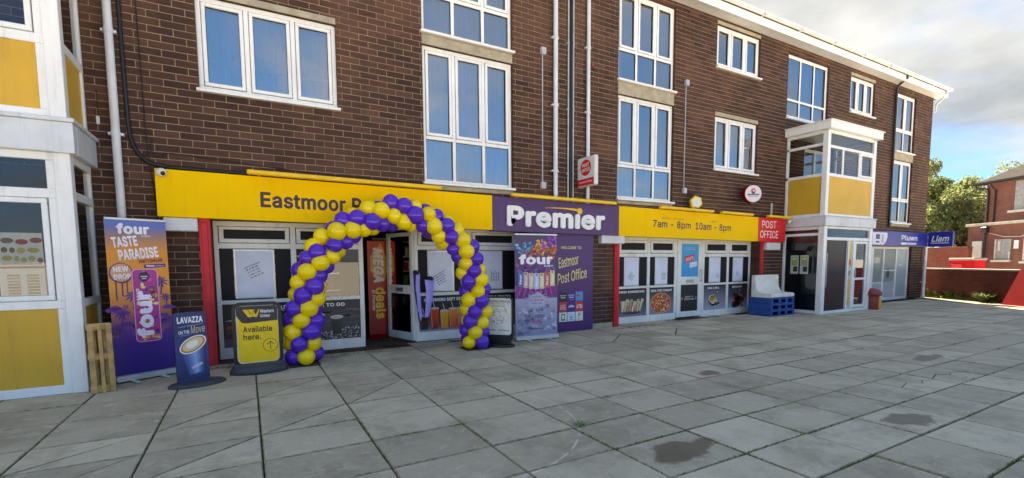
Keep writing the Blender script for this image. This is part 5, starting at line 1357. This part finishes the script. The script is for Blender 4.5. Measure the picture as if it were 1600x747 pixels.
# ---- digital photos sign
t = empty('pavement_sign', (3.68, -.8, 0), 'black framed white digital photos pavement sign beside the right foot of the balloon arch', 'sign')
p0, p1 = Vector((3.51, -.60, 0)), Vector((3.86, -.97, 0)); u = (p1-p0).normalized(); W = (p1-p0).length; fr = F(p0, u, (-.02, .03, 1))
mb = MB(); q = (p0+p1)/2; oval(mb, (q.x, q.y, 0), .29, .17, .05, math.atan2(u.y, u.x)); mb.bbox(.04, W-.04, .02, .20, -.05, .05, .02, fr); mb.build('foot', 'black_plastic', t)
mb = MB(); mb.prism(rrect(0, W, .10, .85, .07, 5), -.022, .016, fr); mb.build('frame', 'black_plastic', t)
mb = MB(); mb.prism(rrect(.025, W-.025, .20, .825, .05, 5), .016, .020, fr); mb.build('sign_panel', 'tub_white', t)
a = Art(fr, .0208); a.text('DIGITAL PHOTOS', .06, W-.04, .745, .785, '#33343a', .02); a.rect(.08, W-.06, .725, .73, '#8a8c90'); a.text('BY PHOTO PACK', .15, W-.14, .675, .70, '#5a5c60', .01)
r = random.Random(31)
for i in range(40): x, y = r.uniform(.13, W-.12), r.uniform(.38, .64); a.rect(x, x+.03, y, y+.012, r.choice(('#b99ca0', '#9a9ca4', '#c8a5a0', '#7c7e86')))
a.rect(.05, .07, .26, .30, '#3a2a30'); a.rect(.09, .20, .27, .285, '#b96a72'); a.rect(.24, W-.05, .27, .285, '#9a8f94'); a.layer()
a.rect(.10, W-.18, .125, .145, '#d6d6d8'); a.build('print', t)
mb = MB(); mb.tube([fr(.09, .80, .02), fr(.09, .80, .035)], .012); mb.tube([fr(W-.1, .82, .02), fr(W-.1, .82, .035)], .012); mb.build('clip', 'black_plastic', t)

# ---- ribbons by the door
t = empty('ribbon_bundle', (2.7, .28, .4), 'lilac and black cut ribbons hanging beside the shop door', 'ribbon')
for pts, w_, mat in (([(2.60, .29, 1.24), (2.605, .27, .95), (2.63, .25, .65), (2.66, .25, .40)], .15, 'ribbon_lilac'), ([(2.85, .29, 1.12), (2.845, .27, .9), (2.81, .26, .65), (2.78, .26, .45)], .17, 'ribbon_lilac'), ([(2.575, .28, 1.26), (2.575, .265, .95), (2.60, .255, .65), (2.64, .255, .38)], .05, 'black_plastic')):
    mb = MB(); vs = []; n = 12
    for i in range(n+1):
        q = i/n*3; k = min(2, int(q)); p = Vector(pts[k]).lerp(Vector(pts[k+1]), q-k); ww = w_*(1-.55*(i/n))
        for j in range(5): vs.append(p + Vector(((j/4-.5)*ww, -.02*math.sin(j/4*math.pi)+.006*math.sin(i*1.3+j), 0)))
    fs = [(i*5+j, i*5+j+1, (i+1)*5+j+1, (i+1)*5+j) for i in range(n) for j in range(4)]
    mb.mesh(vs, fs, True); mb.build('ribbon', mat, t)
for x, z in ((2.60, 1.25), (2.86, 1.14), (2.70, .42)):
    mb = MB(); mb.lathe([(.02, -.03), (.055, -.02), (.06, .02), (.02, .04)], (x, .27, z), (.3, .1, 1), 9); mb.build('knot', 'black_plastic', t)

# ---- promotional stand and shelving inside the doorway
t = empty('promo_banner', (2.2, 1.3, 0), 'red MEGA deals banner standing inside the shop doorway', 'banner')
mb = MB(); mb.bbox(1.98, 2.42, 1.25, 1.29, .06, 1.84, .006); mb.bbox(1.95, 2.45, 1.12, 1.42, .008, .06, .01); mb.build('board', 'red_paint', t)
a = Art(F((1.98, 1.249, .06))); a.vgrad(0, .44, ((0, '#b01418'), (.9, '#c2161a'), (1.78, '#d8401c'))); a.layer(); a.ell(.22, 1.35, .16, .34, '#e8a020', 18, 0, .22); a.layer()
a.text('MEGA', .20-.33, .20+.33, 1.22, 1.42, '#ece9ea', .05, .2, -math.pi/2); a.text('deals', .23-.30, .23+.30, .50, .70, '#f0c812', .035, 0, -math.pi/2); a.text('at Premier', .10-.2, .10+.2, .62, .69, '#f0e0d8', .02, 0, -math.pi/2); a.build('print', t)
for k, (sx, sy0) in enumerate(((2.75, 2.0), (1.15, 2.4), (3.6, 2.2), (.0, 2.2))):
    t = empty('shelf_unit', (sx, sy0, 0), ('shop shelving seen right of the MEGA deals banner', 'shop shelving seen left of the MEGA deals banner', 'shop shelving behind the soft drinks window', 'shop shelving behind the coffee window')[k], 'shelving', 'shelving inside the shop')
    mb = MB(); mb.box(sx-.5, sx+.5, sy0+.4, sy0+.43, 0, 2.1); mb.box(sx-.52, sx-.5, sy0, sy0+.43, 0, 2.1); mb.box(sx+.5, sx+.52, sy0, sy0+.43, 0, 2.1); mb.build('carcass', 'black_plastic', t)
    for z in (.15, .5, .85, 1.2, 1.55, 1.9):
        mb = MB(); mb.bbox(sx-.5, sx+.5, sy0-.02, sy0+.4, z, z+.03, .003); mb.build('shelf', 'alu', t)
    mb = MB(); r = random.Random(40+k); cl = ('red_bin', 'yellow_bar', 'blue_plastic', 'tub_white', 'mustard', 'purple_sign', 'weed_green')
    for z in (.18, .53, .88, 1.23, 1.58):
        x = sx-.48
        while x < sx+.40: ww = r.uniform(.05, .1); mb.mat(r.choice(cl)); mb.box(x, x+ww, sy0+.02, sy0+.15, z, z+r.uniform(.14, .26)); x += ww+.008
    tag(mb.build('stock', None, t), kind='stuff')

# ---- white bench-like moulding on blue trays
fr = F((11.45, -.62, 0), (1, 0, 0))
for k in range(3):
    t = empty('plastic_tray', (11.95, -.42, .02+.155*k), ('blue plastic tray at the bottom of the stack under the white moulding', 'blue plastic tray in the middle of the stack under the white moulding', 'blue plastic tray at the top of the stack under the white moulding')[k], 'tray', 'blue trays stacked by the right porch')
    z = .005+.157*k; xa, xb, ya, yb = 11.45+.01*k, 12.48-.008*k, -.72, -.10
    mb = MB(); mb.box(xa, xb, ya, yb, z, z+.02)
    for (p, q, c, d) in ((xa, xb, ya, ya+.03), (xa, xb, yb-.03, yb)):
        mb.bbox(p, q, c, d, z+.11, z+.15, .006)
        for s in (p, p+(q-p)*.33, p+(q-p)*.62, q-.08): mb.bbox(s, s+.08, c, d, z+.02, z+.11, .004)
    for c in (xa, xb-.03): mb.bbox(c, c+.03, ya+.03, yb-.03, z+.02, z+.15, .006)
    mb.build('tray_body', 'blue_plastic', t)
t = empty('bench_seat', (11.95, -.4, .48), 'off-white moulded plastic seat resting on blue trays by the right porch', 'seat')
prof = [(-.70, .475), (-.73, .49), (-.735, .55), (-.70, .58), (-.55, .585), (-.42, .60), (-.34, .65), (-.30, .74), (-.285, .85), (-.28, 1.02), (-.265, 1.04), (-.19, 1.04), (-.18, 1.02), (-.18, .475)]
mb = MB(); n = len(prof); vs = []
for x in (11.44, 11.455, 12.425, 12.44):
    ins = .008 if x in (11.44, 12.44) else 0
    for y, z in prof: vs.append((x, y+(ins if y < -.4 else -ins*.4), z-(ins if z > .55 else 0)))
fs = [(k*n+i, k*n+(i+1) % n, (k+1)*n+(i+1) % n, (k+1)*n+i) for k in range(3) for i in range(n)] + [tuple(range(n)), tuple(3*n+i for i in range(n-1, -1, -1))]
mb.mesh(vs, fs, False); mb.build('shell', 'tub_white', t)
mb = MB()
for x in (11.50, 12.38): mb.bbox(x-.03, x+.03, -.68, -.2, .472, .478, .002)
mb.build('rib', 'tub_white', t)

# ---- red litter bin by the blue shop
t = empty('litter_bin', (15.62, -1.12, 0), 'small weathered red litter bin by the right porch', 'bin')
c = (15.62, -1.14, 0)
mb = MB(); mb.lathe([(.145, .0), (.155, .03), (.15, .36), (.155, .40)], c, (0, 0, 1), 20); mb.build('body', 'red_bollard', t)
mb = MB(); mb.lathe([(.20, .40), (.215, .43), (.205, .50), (.16, .56), (.06, .60), (.01, .605)], c, (0, 0, 1), 20); mb.build('lid', 'red_bollard', t)
mb = MB(); mb.bbox(c[0]-.02, c[0]+.09, c[1]-.19, c[1]-.14, .05, .30, .01); mb.build('notice_plate', 'mustard', t)

# ================================================================== RIGHT: YARD, HOUSE, TREES
O = Vector((22.44, -.02, 0)); U = Vector((-.514, -.858, 0)).normalized(); NN = Vector((U.y, -U.x, 0))
def YF(d, z=0): return F(O - NN*d + Vector((0, 0, z)), U, (0, 0, 1))   # a along U, b up, c toward the forecourt
mb = MB(); mb.face([O+U*14+NN*1.3+Vector((0, 0, .004)), O+U*14-NN*.2+Vector((0, 0, .004)), O-U*9-NN*.2+Vector((0, 0, .004)), O-U*9+NN*.9+Vector((0, 0, .004))]); tag(mb.build('path', 'path_strip', fixn=False), 'pale concrete strip along the yard wall', kind='structure')
f0 = YF(0)
t = empty('yard_wall', tuple(O), 'low red brick yard wall with pale coping beyond the end of the block', 'wall')
mb = MB(); mb.box(-9, 12, -.02, 1.03, -.24, 0, f0); mb.build('brickwork', 'brick_yard', t)
mb = MB(); 
for k in range(24): mb.bbox(-9+.875*k+.004, -9+.875*(k+1)-.004, 1.03, 1.085, -.28, .04, .01, f0)
mb.build('coping', 'coping', t)
t = empty('leaning_board', tuple(f0(3.6, 0, .4)), 'bright red board leaning on the yard wall at the right edge', 'board')
mb = MB(); fb = F(f0(3.22, .0, .42), U, Vector((0, 0, 1))+NN*-.36); mb.prism([(0, 0), (2.2, 0), (2.2, 1.17), (.10, 1.17)], -.02, .02, fb); mb.build('sheet', 'red_paint', t)
mb = MB(); 
for q in (.25, 1.1, 1.95): mb.prism([(q, .03), (q+.07, .03), (q+.07, 1.12), (q, 1.12)], -.05, -.021, fb)
mb.build('batten', 'wood_pallet', t)
f3 = YF(3.0)
t = empty('wheeled_skip', tuple(f3(-1.9, 0)), 'red container with pale lid standing behind the yard wall', 'container')
mb = MB(); pr = [(-2.55, .15), (-1.55, .15), (-1.48, 1.36), (-2.62, 1.36)]; mb.prism(pr, -.45, 0, f3); mb.build('body', 'red_bin', t)
mb = MB(); mb.bbox(-2.66, -1.44, 1.36, 1.46, -.49, .04, .03, f3); mb.build('lid', 'bin_lid', t)
mb = MB(); mb.bbox(-2.5, -2.0, .95, 1.2, .0, .03, .01, f3); mb.build('plate', 'red_post', t)
f12 = YF(12)
t = empty('garden_wall', tuple(f12(-13, 0)), 'tall dark red brick wall between the yard and the trees', 'wall')
mb = MB(); mb.box(-26, -11.7, 0, 2.1, -.25, 0, f12); mb.build('brickwork', 'brick_yard', t); mb = MB(); mb.bbox(-26, -11.7, 2.1, 2.16, -.3, .04, .01, f12); mb.build('coping', 'brick_yard', t)

# ---- house with flat-roofed extension
h = empty('brick_house', tuple(YF(15)(-12, 0)), 'red brick house with slate roof, black gutters and boarded extension window', 'building')
fe = YF(14); fh = YF(16.5)
mb = MB(); mb.box(-14.0, -8.2, 0, 3.5, -2.5, 0, fe); mb.build('extension_wall', 'brick_house', h)
mb = MB(); mb.bbox(-14.12, -8.2, 3.5, 3.66, -2.5, .12, .02, fe); mb.build('flat_roof_edge', 'coping', h)
mb = MB(); mb.box(-15.6, -6.4, 0, 6.62, -9, 0, fh); mb.build('house_wall', 'brick_house', h)
mb = MB(); ev = [(-16.0, 6.6, .45), (-6.0, 6.6, .45), (-6.0, 6.6, -9.45), (-16.0, 6.6, -9.45)]
vs = [fh(*p) for p in ev] + [fh(-11.6, 9.6, -4.5), fh(-10.4, 9.6, -4.5)] + [fh(p[0], 6.5, p[2]) for p in ev]
mb.mesh(vs, [(0, 1, 5, 4), (1, 2, 5), (2, 3, 4, 5), (3, 0, 4), (6, 9, 8, 7), (0, 6, 7, 1), (1, 7, 8, 2), (2, 8, 9, 3), (3, 9, 6, 0)]); rf = mb.build('roof', 'tile_roof', h)
mb = MB(); mb.box(-16.02, -6.0, 6.48, 6.60, .45, .55, fh); mb.box(-16.08, -15.98, 6.48, 6.60, -9.4, .55, fh); mb.build('gutter', 'black_pipe', rf)
for pts in ([fh(-15.95, 6.5, .5), fh(-15.9, 6.3, .45), fh(-15.4, 6.1, .08), fh(-15.38, 5.9, .08), fh(-15.38, 3.6, .08)], [fh(-14.9, 6.5, .5), fh(-14.9, 6.2, .3), fh(-14.92, 6.0, .08), fh(-14.92, 3.6, .08)]):
    mb = MB(); mb.tube(pts, .055, 8); mb.build('downpipe', 'black_pipe', h)
mb = MB(); mb.tube([fe(-12.73, 3.3, .1), fe(-12.73, .0, .1)], .06, 8); mb.bbox(-12.92, -12.54, 3.05, 3.4, .03, .25, .03, fe); mb.build('downpipe', 'black_pipe', h)
mb = MB(); mb.tube([fe(-12.5, 3.0, .03), fe(-11.6, 2.75, .03), fe(-10.6, 2.72, .03), fe(-9.5, 2.95, .03)], .02, 6); mb.build('cable', 'stone_sill', h)
mb = MB(); mb.bbox(-13.63, -12.95, .1, 2.53, .0, .05, .01, fe); dd = mb.build('door', 'door_cream', h)
mb = MB(); mb.bbox(-13.2, -13.1, 1.0, 1.2, .05, .09, .01, fe); mb.build('handle', 'steel', dd)
for a_, b_, z0, z1 in ((-12.12, -11.15, 1.33, 2.6), (-10.4, -9.4, 1.25, 2.6)):
    mb = MB(); mb.bbox(a_, b_, z0, z1, -.01, .03, .01, fe); wd = mb.build('window', 'board_grey', h)
    mb = MB()
    for p, q, c, d in ((a_, a_+.09, z0, z1), (b_-.07, b_, z0, z0+.5), (a_+.22, a_+.36, z0+.55, z1-.1)): mb.bbox(p, q, c, d, .03, .06, .008, fe)
    mb.build('frame', 'stone_sill', wd)
    mb = MB(); mb.bbox(a_-.1, b_+.1, z0-.13, z0, .0, .16, .015, fe); mb.build('sill', 'stone_sill', wd)
mb = MB(); mb.bbox(-10.95, -10.68, 2.0, 2.5, .01, .06, .01, fe); mb.build('notice_plate', 'box_white', h)
mb = MB(); mb.bbox(-13.65, -12.6, 4.55, 6.4, -.01, .03, .01, fh); wd = mb.build('window', 'board_grey', h)
mb = MB(); mb.bbox(-13.95, -12.4, 4.38, 4.55, 0, .16, .015, fh); mb.build('sill', 'stone_sill', wd)

# ---- trees
def tree(label, base, H, rx, rz, zc, n, mat, seed, lsz=.16, cat='tree'):
    r = random.Random(seed); b = Vector(base); t = empty('tree', base, label, cat, 'trees beyond the yard')
    mb = MB(); tips = []
    tr = [b + Vector((0.15*math.sin(k*.9+seed), .12*math.cos(k*1.1), H*.62*k/6)) for k in range(7)]
    mb.tube(tr, [H*.028*(1-.11*k) for k in range(7)], 9); mb.build('trunk', 'bark', t)
    mb = MB(); cl = []
    for k in range(16):
        p0 = tr[2+k % 5]; an = k*2.4+r.uniform(-.4, .4); l = rx*r.uniform(.55, .95); e = Vector((math.cos(an)*l, math.sin(an)*l, r.uniform(.12, .42)*H))
        p1 = p0+e*.5+Vector((0, 0, .05*H)); p2 = p0+e; mb.tube([p0, p1, p2], [H*.012, H*.008, H*.003], 6); cl += [(p2, r.uniform(.16, .3)*rx), (p1, r.uniform(.15, .24)*rx)]
    mb.build('limb', 'bark', t)
    for k in range(34):
        while True:
            v = Vector((r.uniform(-1, 1), r.uniform(-1, 1), r.uniform(-1, 1)))
            if .35 < v.length < 1: break
        cl.append((b + Vector((v.x*rx*.9, v.y*rx*.9, zc + v.z*rz*.9)), r.uniform(.13, .3)*rx))
    vs, fs, rv = [], [], []
    for i in range(n):
        c, rad = cl[r.randrange(len(cl))]; d = Vector((r.gauss(0, 1), r.gauss(0, 1), r.gauss(0, .8))).normalized()*rad*r.random()**.35
        p = c + d; nrm = (d.normalized() + Vector((r.gauss(0, .6), r.gauss(0, .6), r.gauss(0, .6)+.3))).normalized()
        u = nrm.orthogonal().normalized(); u = (Matrix.Rotation(r.uniform(0, 6.28), 3, nrm) @ u); v = nrm.cross(u); s = lsz*r.uniform(.6, 1.35); i0 = len(vs)
        vs += [p-u*s*.5, p+v*s*.32, p+u*s*.6, p-v*s*.32]; fs.append((i0, i0+1, i0+2, i0+3)); rv.append(min(1, max(0, r.gauss(.45, .28))))
    me = bpy.data.meshes.new('crown'); o0 = org(t); me.from_pydata([tuple(Vector(q)-o0) for q in vs], [], fs); me.materials.append(MATS[mat]); attr_rnd(me, rv); link('crown', me, t)
tree('large light green tree left of the brick house, behind the blue projecting sign', (55.0, 10.1, 0), 9.2, 3.6, 3.2, 5.6, 30000, 'leaf', 1, .24)
tree('yellow green tree at the corner of the brick block', (50.0, 12.6, 0), 6.2, 3.0, 2.3, 3.6, 16000, 'leaf_bright', 2, .2)
tree('dark green tree showing above the roof of the brick house', (66.0, 7.4, 0), 10.8, 4.2, 3.2, 8.0, 12000, 'leaf_dark', 3, .26)
tree('bushy green tree close beside the house drainpipe', (50.5, 7.9, 0), 6.6, 2.6, 2.6, 4.0, 16000, 'leaf_dark', 4, .2)

# ---- weeds at the yard wall
def weed(label, p, h_, n, seed, mat='weed_green', spread=.12, cat='weed', group=None):
    r = random.Random(seed); t = empty('weed', tuple(p), label, cat, group); mb = MB()
    for k in range(n):
        an = r.uniform(0, 6.28); d = Vector((math.cos(an), math.sin(an), 0)); l = h_*r.uniform(.5, 1); w_ = h_*.07; s = Vector((-d.y, d.x, 0))*w_
        b = p + d*spread*r.random()*.4; m_ = b + d*spread*.5 + Vector((0, 0, l*.6)); e = b + d*spread*r.uniform(.8, 1.6) + Vector((0, 0, l*r.uniform(.7, 1)))
        mb.face([b-s*.4, b+s*.4, m_+s, m_-s]); mb.face([m_-s, m_+s, e])
    mb.build('leaves', mat, t, fixn=False)
for k, (a_, hh) in enumerate(((.15, .42), (.55, .36), (1.0, .46), (1.4, .34))):
    weed(('tall weed at the yard wall nearest the block corner', 'second weed along the yard wall from the block corner', 'third weed along the yard wall from the block corner', 'fourth weed along the yard wall, before the green bush')[k], f0(a_, 0, .12), hh, 16, 60+k, 'leaf_bright', .12, 'weed', 'weeds along the yard wall')
weed('bright green bush at the yard wall beside the leaning red board', f0(2.45, 0, .22), .40, 160, 71, 'leaf_dark', .24, 'plant')
weed('small grass tuft in a slab joint in front of the banners', Vector((2.49, -4.6, 0)), .035, 50, 72, 'moss_green', .06)
weed('tiny grass tuft in a slab joint beyond the larger tuft', Vector((3.27, -4.05, 0)), .025, 30, 73, 'moss_green', .035)
mb = MB(); r = random.Random(77); vs, fs = [], []
for k in range(1500):
    p = f0(r.uniform(-.3, 2.7), 0, .02+abs(r.gauss(0, .09))); h_ = r.uniform(.03, .13); an = r.uniform(0, 6.28); s = Vector((math.cos(an), math.sin(an), 0))*.012; i0 = len(vs)
    vs += [p-s, p+s, p+Vector((r.gauss(0, .03), r.gauss(0, .03), h_))]; fs.append((i0, i0+1, i0+2))
me = bpy.data.meshes.new('grass'); me.from_pydata([tuple(q) for q in vs], [], fs); me.materials.append(MATS['leaf_bright']); attr_rnd(me, [r.random() for _ in fs])
tag(link('grass', me), 'short grass along the foot of the yard wall', 'grass', kind='stuff')

# ---- moss in the slab joints, leaf litter
r = random.Random(91); vs, fs = [], []
def blade(x, y, h_, w_):
    an = r.uniform(0, 6.28); sx, sy = math.cos(an)*w_, math.sin(an)*w_; i0 = len(vs)
    vs.extend([(x-sx, y-sy, -.012), (x+sx, y+sy, -.012), (x+r.gauss(0, h_*.4), y+r.gauss(0, h_*.4), h_)]); fs.append((i0, i0+1, i0+2))
def dens(x, y): return max(0, math.sin(x*1.7+y*.9)+math.sin(x*.63-y*2.1+1.3)+.25)
for yy in YL[6:13]:
    for k in range(1300):
        x = r.uniform(1.2, 10.5)
        if r.random() < dens(x, yy)*.8: blade(x, yy+r.gauss(0, .008), r.uniform(.002, .014), .006)
for xx in XL:
    if not .5 < xx < 9: continue
    for k in range(500):
        y = r.uniform(-6.8, -3.2)
        if r.random() < dens(xx, y)*.55: blade(xx+r.gauss(0, .008), y, r.uniform(.002, .012), .006)
me = bpy.data.meshes.new('joint_moss'); me.from_pydata(vs, [], fs); me.materials.append(MATS['moss_green'])
tag(link('joint_moss', me), 'green moss growing in the joints between the slabs', 'moss', kind='stuff')
vs, fs = [], []
for cx_, cy_, sx_, sy_, n in ((7.55, -.28, .35, .10, 120), (-.30, -.25, .22, .10, 90), (5.9, -.16, .3, .05, 40), (8.6, -.1, .5, .06, 40), (1.0, -.2, .5, .08, 50)):
    for k in range(n):
        x, y = cx_+r.gauss(0, sx_), cy_+r.gauss(0, sy_); an = r.uniform(0, 6.28); l = r.uniform(.008, .028); c_, s_ = math.cos(an)*l, math.sin(an)*l; i0 = len(vs)
        vs.extend([(x-c_, y-s_, .004), (x-s_*.5, y+c_*.5, .006+r.uniform(0, .012)), (x+c_, y+s_, .004+r.uniform(0, .01)), (x+s_*.5, y-c_*.5, .005)]); fs.append((i0, i0+1, i0+2, i0+3))
me = bpy.data.meshes.new('leaf_litter'); me.from_pydata(vs, [], fs); me.materials.append(M('dead_leaf', '#7a6142', .9, .35, 40))
tag(link('leaf_litter', me), 'dry brown leaf litter blown against the shop fronts', 'leaves', kind='stuff')
